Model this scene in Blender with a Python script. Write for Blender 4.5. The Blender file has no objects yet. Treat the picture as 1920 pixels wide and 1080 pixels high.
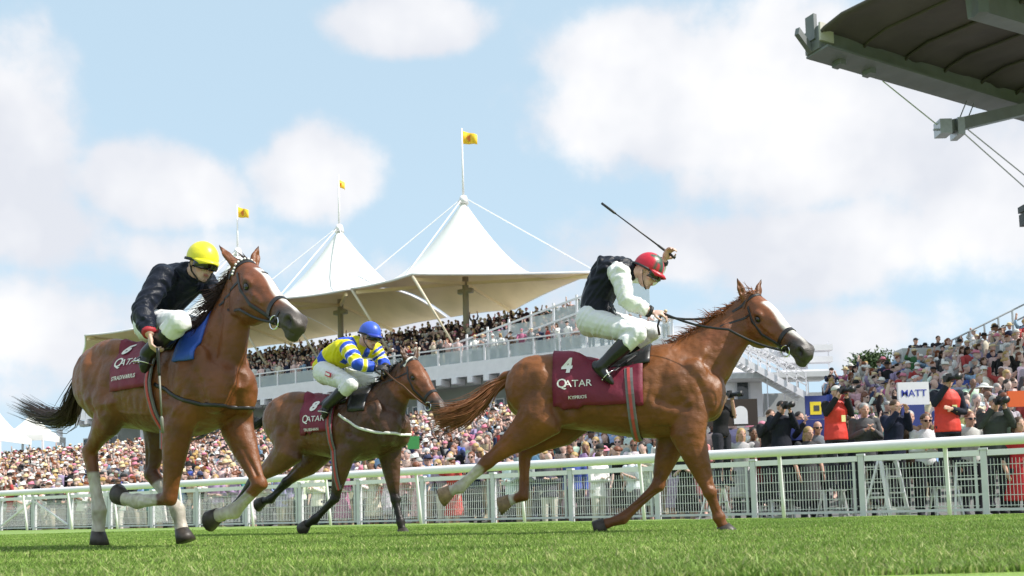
import bpy, math, random
import numpy as np
from mathutils import Vector, Matrix
from mathutils.bvhtree import BVHTree
random.seed(7); rng = np.random.default_rng(7)
SC = bpy.context.scene; COL = SC.collection
# ------------------------------------------------------------------ camera
F, CAMH, PITCH, ROLL, PCY = 1700.0, 0.22, math.radians(3.6), math.radians(1.5), 845.0
cam = bpy.data.cameras.new('camera'); co = bpy.data.objects.new('camera', cam); COL.objects.link(co)
cam.sensor_width = 36; cam.lens = F/1920*36; cam.clip_start = .05; cam.clip_end = 3000
cam.shift_y = (PCY-540)/1920
cam.dof.use_dof = True; cam.dof.focus_distance = 7.2; cam.dof.aperture_fstop = 5.0
_f = Vector((0, math.cos(PITCH), math.sin(PITCH))); _u0 = Vector((0, -math.sin(PITCH), math.cos(PITCH))); _r0 = Vector((1, 0, 0))
_r = math.cos(ROLL)*_r0-math.sin(ROLL)*_u0; _u = math.sin(ROLL)*_r0+math.cos(ROLL)*_u0
co.matrix_world = Matrix(((_r.x, _u.x, -_f.x, 0), (_r.y, _u.y, -_f.y, 0), (_r.z, _u.z, -_f.z, CAMH), (0, 0, 0, 1)))
SC.camera = co
def ray(px, py): return _f+((px-960)/F)*_r+((PCY-py)/F)*_u
def at(px, py, depth):
    r = ray(px, py); return Vector((0, 0, CAMH))+r*(depth/r.y)
# ------------------------------------------------------------------ light
SUN = Vector((.64, -.20, .74)).normalized()
sun = bpy.data.lights.new('sun', 'SUN'); so = bpy.data.objects.new('sun', sun); COL.objects.link(so)
sun.energy = 4.6; sun.angle = math.radians(.5); sun.color = (1, .95, .87)
so.rotation_euler = SUN.to_track_quat('Z', 'Y').to_euler(); so.location = (30, -10, 40)
SC.view_settings.view_transform = 'Standard'; SC.view_settings.look = 'None'
SC.view_settings.exposure = .45; SC.view_settings.gamma = 1; SC.view_settings.use_curve_mapping = False

# ------------------------------------------------------------------ sky with clouds
world = bpy.data.worlds.new('World'); SC.world = world; world.use_nodes = True
def build_sky():
    nt = world.node_tree; N = nt.nodes; L = nt.links; N.clear()
    def n(t, **k):
        x = N.new(t)
        for a, b in k.items(): setattr(x, a, b)
        return x
    def mth(op, a, b=None, c=None, clamp=False):
        x = n('ShaderNodeMath', operation=op, use_clamp=clamp)
        for i, v in enumerate((a, b, c)):
            if v is None: continue
            if isinstance(v, (int, float)): x.inputs[i].default_value = v
            else: L.new(v, x.inputs[i])
        return x.outputs[0]
    sky = n('ShaderNodeTexSky', sky_type='NISHITA', sun_disc=False)
    sky.sun_elevation = math.asin(SUN.z); sky.sun_rotation = math.atan2(SUN.x, SUN.y)
    sky.air_density = 1.0; sky.dust_density = 1.2; sky.ozone_density = 1.0
    tc = n('ShaderNodeTexCoord')
    wob = n('ShaderNodeTexNoise'); wob.inputs['Scale'].default_value = 9; wob.inputs['Detail'].default_value = 7
    wob.inputs['Roughness'].default_value = .56
    L.new(tc.outputs['Generated'], wob.inputs['Vector'])
    wob2 = n('ShaderNodeTexNoise'); wob2.inputs['Scale'].default_value = 22; wob2.inputs['Detail'].default_value = 5
    L.new(tc.outputs['Generated'], wob2.inputs['Vector'])
    # clouds: pixel centre, half sizes in pixels, strength
    cl = [(760, 45, 150, 62, 1.0), (1150, 90, 170, 95, 1.0), (1290, 190, 330, 130, 1.15), (1480, 60, 130, 80, .65), (1560, 260, 320, 170, .95),
          (1800, 330, 330, 200, .75), (1640, 450, 420, 130, .8), (1300, 470, 330, 95, .7), (30, 290, 130, 200, 1.0), (60, 420, 190, 90, .9),
          (300, 355, 200, 90, 1.0), (590, 330, 150, 105, 1.0), (420, 480, 480, 90, .55), (60, 620, 330, 150, .6), (1620, 620, 420, 90, .6),
          (980, 520, 330, 90, .4), (20, 100, 80, 110, .45), (860, 640, 900, 110, .6)]
    acc = None
    for px, py, w, h, s in cl:
        c = ray(px, py).normalized()
        m = n('ShaderNodeMapping', vector_type='TEXTURE')
        ex = Vector((c.y, -c.x, 0)).normalized(); ez = ex.cross(c)   # local frame: right, view, up
        R = Matrix((ex, c, ez)).transposed()
        m.inputs['Location'].default_value = c; m.inputs['Rotation'].default_value = R.to_euler()
        m.inputs['Scale'].default_value = (w/F, .6, h/F)
        L.new(tc.outputs['Generated'], m.inputs['Vector'])
        ln = n('ShaderNodeVectorMath', operation='LENGTH'); L.new(m.outputs[0], ln.inputs[0])
        v = mth('MULTIPLY', mth('SUBTRACT', 1.25, ln.outputs['Value'], clamp=True), s)
        acc = v if acc is None else mth('SMOOTH_MAX', acc, v, .12)
    # the rest of the sky: scattered cloud of the same sort
    far = n('ShaderNodeTexNoise'); far.inputs['Scale'].default_value = 3.2; far.inputs['Detail'].default_value = 2
    L.new(tc.outputs['Generated'], far.inputs['Vector'])
    sep = n('ShaderNodeSeparateXYZ'); L.new(tc.outputs['Generated'], sep.inputs[0])
    behind = mth('MULTIPLY', mth('SUBTRACT', .62, sep.outputs['Y'], clamp=True), 3.0, clamp=True)
    rest = mth('MULTIPLY', mth('MULTIPLY', mth('SUBTRACT', far.outputs['Fac'], .42, clamp=True), 4.0), behind)
    acc = mth('SMOOTH_MAX', acc, rest, .1)
    nz = mth('MULTIPLY_ADD', mth('SUBTRACT', wob.outputs['Fac'], .5), 1.3, mth('MULTIPLY', mth('SUBTRACT', wob2.outputs['Fac'], .5), .22))
    d = mth('ADD', acc, nz)
    mr = n('ShaderNodeMapRange', interpolation_type='SMOOTHERSTEP'); L.new(d, mr.inputs['Value'])
    mr.inputs['From Min'].default_value = .20; mr.inputs['From Max'].default_value = .68
    # cloud colour: brighter where thick, lilac-grey in the thin folds
    cr = n('ShaderNodeMix', data_type='RGBA')
    cr.inputs['A'].default_value = (6.8, 7.05, 7.65, 1); cr.inputs['B'].default_value = (9.0, 9.0, 9.1, 1)
    sh_ = n('ShaderNodeTexNoise'); sh_.inputs['Scale'].default_value = 5.5; sh_.inputs['Detail'].default_value = 4; L.new(tc.outputs['Generated'], sh_.inputs['Vector'])
    L.new(mth('MULTIPLY_ADD', sh_.outputs['Fac'], 3.6, mth('MULTIPLY_ADD', d, .55, -1.75), clamp=True), cr.inputs['Factor'])
    # thin white veil towards the horizon
    veil = n('ShaderNodeMapRange', interpolation_type='SMOOTHSTEP'); L.new(sep.outputs['Z'], veil.inputs['Value'])
    veil.inputs['From Min'].default_value = .52; veil.inputs['From Max'].default_value = .0
    veil.inputs['To Min'].default_value = .8; veil.inputs['To Max'].default_value = .92
    base = n('ShaderNodeMix', data_type='RGBA'); L.new(veil.outputs[0], base.inputs['Factor'])
    L.new(sky.outputs[0], base.inputs['A']); base.inputs['B'].default_value = (5.6, 7.4, 8.8, 1)
    mix = n('ShaderNodeMix', data_type='RGBA'); L.new(mr.outputs[0], mix.inputs['Factor'])
    L.new(base.outputs['Result'], mix.inputs['A']); L.new(cr.outputs['Result'], mix.inputs['B'])
    bg = n('ShaderNodeBackground'); bg.inputs['Strength'].default_value = .085
    L.new(mix.outputs['Result'], bg.inputs['Color'])
    out = n('ShaderNodeOutputWorld'); L.new(bg.outputs[0], out.inputs[0])
build_sky()

# ------------------------------------------------------------------ helpers
MATS = {}
def mat(name, col=(.5, .5, .5), rough=.6, metal=0, spec=.5, noise=0, nscale=20, bump=0, bscale=60, attr=False, objcol=False,
        coat=0, trans=0, alpha=1, sheen=0, dirt=0, subsurf=0):
    if name in MATS: return MATS[name]
    m = bpy.data.materials.new(name); m.use_nodes = True; nt = m.node_tree; N = nt.nodes; L = nt.links
    b = N['Principled BSDF']; b.inputs['Roughness'].default_value = rough; b.inputs['Metallic'].default_value = metal
    b.inputs['Specular IOR Level'].default_value = spec; b.inputs['Coat Weight'].default_value = coat
    b.inputs['Transmission Weight'].default_value = trans; b.inputs['Alpha'].default_value = alpha
    b.inputs['Sheen Weight'].default_value = sheen
    tc = N.new('ShaderNodeTexCoord')
    src = None
    if attr: a = N.new('ShaderNodeAttribute'); a.attribute_name = 'Col'; src = a.outputs['Color']
    elif objcol: a = N.new('ShaderNodeObjectInfo'); src = a.outputs['Color']
    if src is None: rgb = N.new('ShaderNodeRGB'); rgb.outputs[0].default_value = (*col, 1); src = rgb.outputs[0]
    if noise:
        t = N.new('ShaderNodeTexNoise'); t.inputs['Scale'].default_value = nscale; t.inputs['Detail'].default_value = 5
        L.new(tc.outputs['Object'], t.inputs['Vector'])
        r = N.new('ShaderNodeMapRange'); r.inputs['From Min'].default_value = .25; r.inputs['From Max'].default_value = .75
        r.inputs['To Min'].default_value = 1-noise; r.inputs['To Max'].default_value = 1+noise
        L.new(t.outputs['Fac'], r.inputs['Value'])
        v = N.new('ShaderNodeVectorMath'); v.operation = 'SCALE'; L.new(src, v.inputs[0]); L.new(r.outputs[0], v.inputs['Scale']); src = v.outputs[0]
    if dirt:
        t = N.new('ShaderNodeTexNoise'); t.inputs['Scale'].default_value = 3.1; t.inputs['Detail'].default_value = 8; t.inputs['Roughness'].default_value = .7
        L.new(tc.outputs['Object'], t.inputs['Vector'])
        r = N.new('ShaderNodeMapRange'); r.inputs['From Min'].default_value = .5; r.inputs['From Max'].default_value = .75; r.inputs['To Max'].default_value = dirt
        L.new(t.outputs['Fac'], r.inputs['Value'])
        x = N.new('ShaderNodeMix'); x.data_type = 'RGBA'; L.new(r.outputs[0], x.inputs['Factor']); L.new(src, x.inputs['A']); x.inputs['B'].default_value = (.16, .14, .11, 1)
        src = x.outputs['Result']
    L.new(src, b.inputs['Base Color'])
    if bump:
        t = N.new('ShaderNodeTexNoise'); t.inputs['Scale'].default_value = bscale; t.inputs['Detail'].default_value = 4
        L.new(tc.outputs['Object'], t.inputs['Vector'])
        k = N.new('ShaderNodeBump'); k.inputs['Strength'].default_value = bump; k.inputs['Distance'].default_value = .02
        L.new(t.outputs['Fac'], k.inputs['Height']); L.new(k.outputs[0], b.inputs['Normal'])
    MATS[name] = m; return m

def V(*a): return np.array(a, float)
def nrm(v): return np.asarray(v, float)/(np.linalg.norm(v)+1e-12)
class MB:
    """collects shapes of one mesh"""
    def __init__(s): s.v = []; s.f = []; s.m = []; s.c = []; s.n = 0
    def add(s, vs, fs, mi=0, c=None):
        vs = np.asarray(vs, float).reshape(-1, 3); s.v.append(vs); n = s.n
        s.f += [tuple(i+n for i in f) for f in fs]; s.m += [mi]*len(fs); s.n += len(vs)
        s.c.append(np.tile(np.array([*(c if c is not None else (1, 1, 1)), 1.]), (len(vs), 1)))
        return s
    def box(s, c, d, ax=None, mi=0, col=None):
        c = np.asarray(c, float); A = np.eye(3) if ax is None else np.array([nrm(a) for a in ax])
        vs = [c+(A.T@(np.array([i, j, k])*np.asarray(d)/2)) for i in (-1, 1) for j in (-1, 1) for k in (-1, 1)]
        return s.add(vs, [(0, 1, 3, 2), (4, 6, 7, 5), (0, 4, 5, 1), (2, 3, 7, 6), (0, 2, 6, 4), (1, 5, 7, 3)], mi, col)
    def beam(s, p, q, w, h, up=(0, 0, 1), mi=0, col=None):
        p = np.asarray(p, float); q = np.asarray(q, float); d = nrm(q-p); sd = np.cross(d, up)
        if np.linalg.norm(sd) < 1e-6: sd = np.cross(d, (1, 0, 0))
        sd = nrm(sd); u = np.cross(sd, d)
        return s.box((p+q)/2, (np.linalg.norm(q-p), w, h), (d, sd, u), mi, col)
    def loft(s, rings, closed=True, caps=True, mi=0, col=None):
        n = len(rings[0]); vs = np.concatenate([np.asarray(r, float) for r in rings]); fs = []
        for i in range(len(rings)-1):
            for j in range(n if closed else n-1):
                k = (j+1) % n; fs.append((i*n+j, i*n+k, (i+1)*n+k, (i+1)*n+j))
        if caps and closed: fs.append(tuple(range(n-1, -1, -1))); fs.append(tuple((len(rings)-1)*n+j for j in range(n)))
        return s.add(vs, fs, mi, col)
    def tube(s, pts, r, n=8, side=None, mi=0, col=None, round_=False):
        """pts; r: number, list, or list of (side, depth) half sizes; side: lateral axis that is kept"""
        P = np.asarray(pts, float); k = len(P)
        r = [r]*k if np.isscalar(r) else list(r); r = [(a, a) if np.isscalar(a) else tuple(a) for a in r]
        T = [nrm(P[min(i+1, k-1)]-P[max(i-1, 0)]) for i in range(k)]
        if round_:
            P = list(P); 
            for _ in (0,):
                a, b = P[0], P[-1]; m0 = max(r[0])*.7; m1 = max(r[-1])*.7
                P = [a-T[0]*m0]+P+[b+T[-1]*m1]; r = [tuple(x*.5 for x in r[0])]+r+[tuple(x*.5 for x in r[-1])]; T = [T[0]]+T+[T[-1]]
        rings = []; prev = None
        for p, t, (ra, rb) in zip(P, T, r):
            if side is not None: a = np.asarray(side, float)
            elif prev is None: a = np.cross(t, (0, 0, 1)) if abs(t[2]) < .9 else np.cross(t, (1, 0, 0))
            else: a = prev
            a = nrm(a-t*np.dot(a, t)); b = np.cross(t, a); prev = a
            th = np.arange(n)*2*math.pi/n
            rings.append(p+np.outer(np.cos(th)*ra, a)+np.outer(np.sin(th)*rb, b))
        return s.loft(rings, mi=mi, col=col)
    def ell(s, c, r, ax=None, n=14, m=8, mi=0, col=None, lo=-90, hi=90):
        A = np.eye(3) if ax is None else np.array([nrm(a) for a in ax]); r = np.asarray(r, float)*np.ones(3); rings = []
        for i in range(m+1):
            e = math.radians(lo+(hi-lo)*i/m); z = math.sin(e); q = max(math.cos(e), .02)
            th = np.arange(n)*2*math.pi/n
            loc = np.stack([np.cos(th)*q*r[0], np.sin(th)*q*r[1], np.full(n, z*r[2])], 1)
            rings.append(np.asarray(c, float)+loc@A)
        return s.loft(rings, mi=mi, col=col)
    def mesh(s, name, mats=()):
        me = bpy.data.meshes.new(name); me.from_pydata(np.concatenate(s.v).tolist() if s.v else [], [], s.f)
        for x in mats: me.materials.append(x)
        if any(s.m): me.polygons.foreach_set('material_index', s.m)
        a = me.color_attributes.new('Col', 'FLOAT_COLOR', 'POINT'); a.data.foreach_set('color', np.concatenate(s.c).ravel())
        return me
    def build(s, name, mats, parent=None, smooth=False, fix=False):
        if not isinstance(mats, (list, tuple)): mats = [mats]
        me = s.mesh(name, mats)
        if smooth: me.polygons.foreach_set('use_smooth', [True]*len(me.polygons))
        return link(name, me, parent)
def link(name, me, parent=None):
    o = bpy.data.objects.new(name, me); COL.objects.link(o)
    if parent is not None: o.parent = parent
    return o
def tag(o, label=None, cat=None, group=None, kind=None):
    if label: o['label'] = label
    if cat: o['category'] = cat
    if group: o['group'] = group
    if kind: o['kind'] = kind
    return o
def empty(name, loc=(0, 0, 0), label=None, cat=None, group=None, rz=0):
    o = bpy.data.objects.new(name, None); COL.objects.link(o); o.location = loc; o.rotation_euler = (0, 0, rz); o.empty_display_size = .2
    return tag(o, label, cat, group)
def copy_tree(o, parent=None):
    c = o.copy(); COL.objects.link(c)
    if parent is not None: c.parent = parent
    for ch in o.children: copy_tree(ch, c)
    return c
def mesh_np(me):
    a = np.empty(len(me.vertices)*3); me.vertices.foreach_get('co', a); return a.reshape(-1, 3)
def setcol(me, c):
    if 'Col' in me.color_attributes: me.color_attributes.remove(me.color_attributes['Col'])
    a = me.color_attributes.new('Col', 'FLOAT_COLOR', 'POINT'); c = np.asarray(c, float)
    if c.shape[1] == 3: c = np.concatenate([c, np.ones((len(c), 1))], 1)
    a.data.foreach_set('color', c.ravel())
def remesh(mb, name, voxel, it=4, fac=.5):
    me = mb.mesh('tmp'); o = bpy.data.objects.new('tmp', me); COL.objects.link(o)
    r = o.modifiers.new('r', 'REMESH'); r.mode = 'VOXEL'; r.voxel_size = voxel; r.use_smooth_shade = True
    if it: s = o.modifiers.new('s', 'SMOOTH'); s.factor = fac; s.iterations = it
    dg = bpy.context.evaluated_depsgraph_get(); dg.update()
    out = bpy.data.meshes.new_from_object(o.evaluated_get(dg)); out.name = name
    bpy.data.objects.remove(o); bpy.data.meshes.remove(me)
    out.polygons.foreach_set('use_smooth', [True]*len(out.polygons)); return out
def segd(P, a, b):
    """distance of points to a segment and the fraction along it"""
    a = np.asarray(a, float); b = np.asarray(b, float); d = b-a; t = np.clip(((P-a)@d)/(d@d+1e-12), 0, 1)
    return np.linalg.norm(P-(a+t[:, None]*d), axis=1), t
def sstep(a, b, x): t = np.clip((x-a)/(b-a), 0, 1); return t*t*(3-2*t)
def hsh(*a):
    return (math.sin(sum((i+1)*12.9898*x for i, x in enumerate(a)))*43758.5453) % 1
def text_mesh(s, size, bold=0.0, shear=0):
    cu = bpy.data.curves.new('t', 'FONT'); cu.body = s; cu.size = size; cu.align_x = 'CENTER'; cu.align_y = 'CENTER'; cu.offset = bold; cu.shear = shear
    cu.resolution_u = 3
    o = bpy.data.objects.new('t', cu); COL.objects.link(o); dg = bpy.context.evaluated_depsgraph_get(); dg.update()
    me = bpy.data.meshes.new_from_object(o.evaluated_get(dg)); bpy.data.objects.remove(o); bpy.data.curves.remove(cu)
    v = mesh_np(me); f = [tuple(p.vertices) for p in me.polygons]; bpy.data.meshes.remove(me); return v, f
# ------------------------------------------------------------------ colours of the place
white = mat('white_paint', (.81, .79, .83), .35, noise=.05, nscale=3, bump=.03)
greywhite = mat('grey_white_paint', (.62, .62, .67), .4, noise=.08, nscale=4)
steel = mat('galvanised_steel', (.45, .47, .49), .35, metal=.6, noise=.1, nscale=12)
alu = mat('aluminium', (.72, .73, .74), .3, metal=.55, noise=.06, nscale=9)
darkgrey = mat('dark_grey', (.06, .065, .07), .5)
blackm = mat('black', (.012, .012, .014), .45)
concrete = mat('concrete', (.42, .41, .39), .85, noise=.2, nscale=4, bump=.2)
glass = mat('glass', (.5, .56, .58), .06, spec=.7, alpha=.38)
darkglass = mat('dark_window_glass', (.03, .04, .045), .06, spec=.8)

# ------------------------------------------------------------------ ground
RA = V(6.8, 12.06, 0); RD = nrm(V(-20.7, 12.5, 0)); RB = V(RD[1], -RD[0], 0)
def rail_d(x, y): return (x-RA[0])*RB[0]+(y-RA[1])*RB[1]          # metres behind the running rail
def ground_z(x, y):
    d = np.clip((rail_d(np.asarray(x, float), np.asarray(y, float))+5)/5.0, 0, 1)
    t = np.clip(((np.asarray(x)-RA[0])*RD[0]+(np.asarray(y)-RA[1])*RD[1])/40, 0, 1)
    e = np.clip((rail_d(np.asarray(x, float), np.asarray(y, float))-1.35)/1.2, 0, 1)
    return -d*d*(3-2*d)*(.05+.0*t)-.5*e*e*(3-2*e)
def grass_mat(name, blade):
    m = bpy.data.materials.new(name); m.use_nodes = True; N = m.node_tree.nodes; L = m.node_tree.links; b = N['Principled BSDF']
    b.inputs['Roughness'].default_value = .55; b.inputs['Specular IOR Level'].default_value = .25
    tc = N.new('ShaderNodeTexCoord'); sc = N.new('ShaderNodeMapping'); sc.inputs['Scale'].default_value = (.35, 1.1, 1)
    L.new(tc.outputs['Object'], sc.inputs['Vector'])
    t1 = N.new('ShaderNodeTexNoise'); t1.inputs['Scale'].default_value = 1.6; t1.inputs['Detail'].default_value = 6; t1.inputs['Roughness'].default_value = .65
    L.new(sc.outputs[0], t1.inputs['Vector'])
    cr = N.new('ShaderNodeValToRGB'); e = cr.color_ramp.elements
    e[0].position = .3; e[0].color = (.125, .22, .038, 1); e[1].position = .72; e[1].color = (.30, .42, .10, 1)
    L.new(t1.outputs['Fac'], cr.inputs[0])
    out = cr.outputs[0]
    if blade:
        a = N.new('ShaderNodeAttribute'); a.attribute_name = 'Col'
        x = N.new('ShaderNodeMix'); x.data_type = 'RGBA'; x.blend_type = 'MULTIPLY'; x.inputs['Factor'].default_value = 1
        L.new(out, x.inputs['A']); L.new(a.outputs['Color'], x.inputs['B']); out = x.outputs['Result']
        tr = N.new('ShaderNodeBsdfTranslucent'); L.new(out, tr.inputs['Color']); ms = N.new('ShaderNodeMixShader'); ms.inputs[0].default_value = .35
        L.new(b.outputs[0], ms.inputs[1]); L.new(tr.outputs[0], ms.inputs[2]); L.new(ms.outputs[0], N['Material Output'].inputs['Surface'])
    else:
        t = N.new('ShaderNodeTexNoise'); t.inputs['Scale'].default_value = 55; t.inputs['Detail'].default_value = 4; L.new(tc.outputs['Object'], t.inputs['Vector'])
        k = N.new('ShaderNodeBump'); k.inputs['Strength'].default_value = .6; k.inputs['Distance'].default_value = .03
        L.new(t.outputs['Fac'], k.inputs['Height']); L.new(k.outputs[0], b.inputs['Normal'])
    L.new(out, b.inputs['Base Color']); return m
def ground():
    xs = np.concatenate([np.linspace(-1500, -60, 6), np.linspace(-50, 30, 81), np.linspace(40, 1500, 6)])
    ys = np.concatenate([np.linspace(-600, -20, 5), np.linspace(-10, 70, 81), np.linspace(90, 2500, 6)])
    X, Y = np.meshgrid(xs, ys); Z = ground_z(X, Y); n = len(xs)
    mb = MB(); mb.add(np.stack([X, Y, Z], -1).reshape(-1, 3), [(j*n+i, j*n+i+1, (j+1)*n+i+1, (j+1)*n+i) for j in range(len(ys)-1) for i in range(n-1)])
    g = mb.build('ground', grass_mat('turf', False), smooth=True); tag(g, 'smooth green turf of the racecourse', kind='structure')
ground()
def grass():
    # blades as bent tapered strips in the strip of turf the camera lies on, thinner with distance
    N = 300000
    y = 2.6+(14.5-2.6)*rng.random(N*3)**1.15; x = (rng.random(N*3)*2-1)*(.60*y+.5)
    keep = (rail_d(x, y) < .25); x, y = x[keep][:N], y[keep][:N]; N = len(x)
    pat = .5+.5*np.sin(x*2.3+np.sin(y*3.1)*1.7)*np.sin(y*4.3+np.sin(x*1.9)*2.1)
    h = (.017+.014*rng.random(N))*np.clip(1.45-.075*y, .6, 1.2)*(.75+.45*pat)*(1+.5*(rng.random(N) < .03)); w = .0022+.0022*rng.random(N)+.0002*y
    a = rng.random(N)*6.283; lean = h*(.2+.75*rng.random(N)); la = rng.random(N)*6.283
    z = ground_z(x, y)-.004
    dx, dy = np.cos(a)*w, np.sin(a)*w; lx, ly = np.cos(la)*lean, np.sin(la)*lean
    P = np.stack([np.stack([x-dx, y-dy, z], -1), np.stack([x+dx, y+dy, z], -1),
                  np.stack([x+lx*.35-dx*.7, y+ly*.35-dy*.7, z+h*.6], -1), np.stack([x+lx*.35+dx*.7, y+ly*.35+dy*.7, z+h*.6], -1),
                  np.stack([x+lx, y+ly, z+h], -1)], 1).reshape(-1, 3)
    me = bpy.data.meshes.new('turf_grass'); b = (np.arange(N)*5)[:, None]
    q = (b+np.array([0, 1, 3, 2])); t = (b+np.array([2, 3, 4]))
    loops = np.concatenate([q.ravel(), t.ravel()]); starts = np.concatenate([np.arange(N)*4, 4*N+np.arange(N)*3])
    me.vertices.add(5*N); me.vertices.foreach_set('co', P.ravel()); me.loops.add(7*N); me.loops.foreach_set('vertex_index', loops)
    me.polygons.add(2*N); me.polygons.foreach_set('loop_start', starts); me.update(calc_edges=True); me.validate()
    k = (.62+.75*rng.random(N))[:, None]; dry = (rng.random(N) < np.clip(.34-.03*y, .05, .3))[:, None]
    c = np.where(dry, np.array([[1.75, 1.25, 2.4]]), np.array([[1, 1, 1]]))*k
    c = np.repeat(c, 5, 0); setcol(me, c); me.materials.append(grass_mat('grass_blades', True))
    tag(link('turf_grass', me), 'short green grass blades of the racecourse turf', 'grass', kind='stuff')
grass()

# ------------------------------------------------------------------ running rail
def rp(t, d=0, z=0):
    p = RA+RD*t+RB*d; return V(p[0], p[1], float(ground_z(p[0], p[1]))+z)
RH = 1.09
def running_rail():
    r = empty('running_rail', rp(0), 'white tubular running rail with curved posts along the turf', 'rail'); 
    off = np.array(r.location)
    ts = np.arange(-8, 60, 1.5)
    m = MB(); m.tube([rp(t, 0, RH-.075)-off for t in ts], .075, 12, side=(0, 0, 1)); m.build('top_rail', white, r, True)
    m = MB(); m.tube([rp(t, 0, RH-.075)-off-V(0, 0, 0) for t in ts], .0755, 12)
    # goosenecked posts: rise behind the rail, lean to the course
    post = None; pt = []
    for px in (1776, 1462, 1198, 972, 777, 607, 462, 331, 207, 122, 38, 2040):   # where the photograph has them
        # solve the rail parameter for that bearing
        q = ray(px, 930); k = q.x/q.y; t = (k*RA[1]-RA[0])/(RD[0]-k*RD[1]); pt.append(t)
    for t in pt:
        o = rp(t)-off
        if post is None:
            m = MB(); b = RB
            path = [V(0, 0, -.05)+b*.20, V(0, 0, .35)+b*.16, V(0, 0, .75)+b*.10, V(0, 0, .92)+b*.07, V(0, 0, RH-.10)+b*.02]
            m.tube(path, [.03, .03, .03, .032, .036], 8)
            m.box(V(0, 0, RH-.085)+b*.0, (.12, .085, .08), (RD, RB, V(0, 0, 1)))
            post = m.build('post', white, r, True); post.location = o
        else:
            p = post.copy(); COL.objects.link(p); p.parent = r; p.location = o
running_rail()

# ------------------------------------------------------------------ crowd fence with mesh panels
FD = 1.25; FH = .90
def crowd_fence():
    r = empty('mesh_fence', rp(0, FD), 'pale grey mesh panel fence behind the running rail', 'fence'); off = np.array(r.location)
    step = 1.72; k0, k1 = -4, 31
    wire = mat('fence_wire', (.66, .68, .70), .4)
    q_ = ray(93, 950); kk_ = q_.x/q_.y; b0_ = RA+RB*FD; kg = round(((kk_*b0_[1]-b0_[0])/(RD[0]-kk_*RD[1])-.55)/step); GATE = (kg-1, kg)
    def panel_mesh(gate):
        m = MB(); L = step-.12
        n = 34
        for i in range(1, n):
            x = L*i/n; m.beam(RD*x+V(0, 0, .10), RD*x+V(0, 0, FH-.09), .007, .006, up=RB)
        for z in (.12, .27, .42, .57, .72, .86): m.beam(RD*0+V(0, 0, z)-RB*.006, RD*L+V(0, 0, z)-RB*.006, .009, .009)
        return m.mesh('mesh_panel', [wire])
    pm = panel_mesh(False); post = None; rails = None
    for k in range(k0, k1):
        t = k*step+.55; base = rp(t, FD)-off; nx = rp(t+step, FD)-off
        if post is None:
            m = MB(); m.box(V(0, 0, FH/2), (.085, .085, FH+.1), (RD, RB, V(0, 0, 1))); m.box(V(0, 0, FH+.06), (.12, .12, .03), (RD, RB, V(0, 0, 1)))
            m.box(RD*.115+V(0, 0, FH/2), (.04, .05, FH-.1), (RD, RB, V(0, 0, 1)))
            post = m.build('post', greywhite, r); p = post
        else: p = post.copy(); COL.objects.link(p); p.parent = r
        p.location = base
        dz = nx[2]-base[2]
        o = link('mesh_panel', pm, r); o.location = base+RD*.08; o['kind'] = 'stuff'
        m = MB(); m.beam(RD*.05+V(0, 0, FH), RD*(step-.05)+V(0, 0, FH+dz), .075, .085); o = m.build('top_rail', white, r); o.location = base
        m = MB(); m.beam(RD*.05+V(0, 0, .06), RD*(step-.05)+V(0, 0, .06+dz), .03, .04); o = m.build('bottom_rail', greywhite, r); o.location = base
        if k in GATE:
            z0, z1 = (.12, FH-.1) if k == GATE[0] else (FH-.1, .12)
            m = MB(); m.beam(RD*.08+V(0, 0, z0)-RB*.04, RD*(step-.08)+V(0, 0, z1)-RB*.04, .04, .04)
            o = m.build('cross_brace', white, r); o.location = base
crowd_fence()

# ------------------------------------------------------------------ aluminium step ladders used by the photographers
def ladder(loc, h, rz, label):
    e = empty('step_ladder', loc, label, 'ladder', 'step ladders behind the mesh fence', rz)
    w = .24
    m = MB()
    for s in (-1, 1): m.beam((s*w, 0, 0), (s*w*.75, .18*h, h), .03, .06, up=(0, 1, 0))
    m.build('front_frame', alu, e)
    m = MB()
    for s in (-1, 1): m.beam((s*w*1.1, .55*h, 0), (s*w*.75, .22*h, h), .025, .035, up=(0, 1, 0))
    m.beam((-w, .46*h, h*.25), (w, .46*h, h*.25), .02, .03); m.beam((-w*.9, .36*h, h*.6), (w*.9, .36*h, h*.6), .02, .03)
    m.build('rear_frame', alu, e)
    n = max(3, int(h/.24))
    for i in range(1, n):
        f = i/n; m = MB(); m.box((0, .18*h*f, h*f), (2*w*(1-.25*f), .09, .025)); m.build('tread', alu, e)
    m = MB(); m.box((0, .2*h, h+.012), (2*w*.8, .22, .025)); m.build('platform', alu, e)
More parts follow.
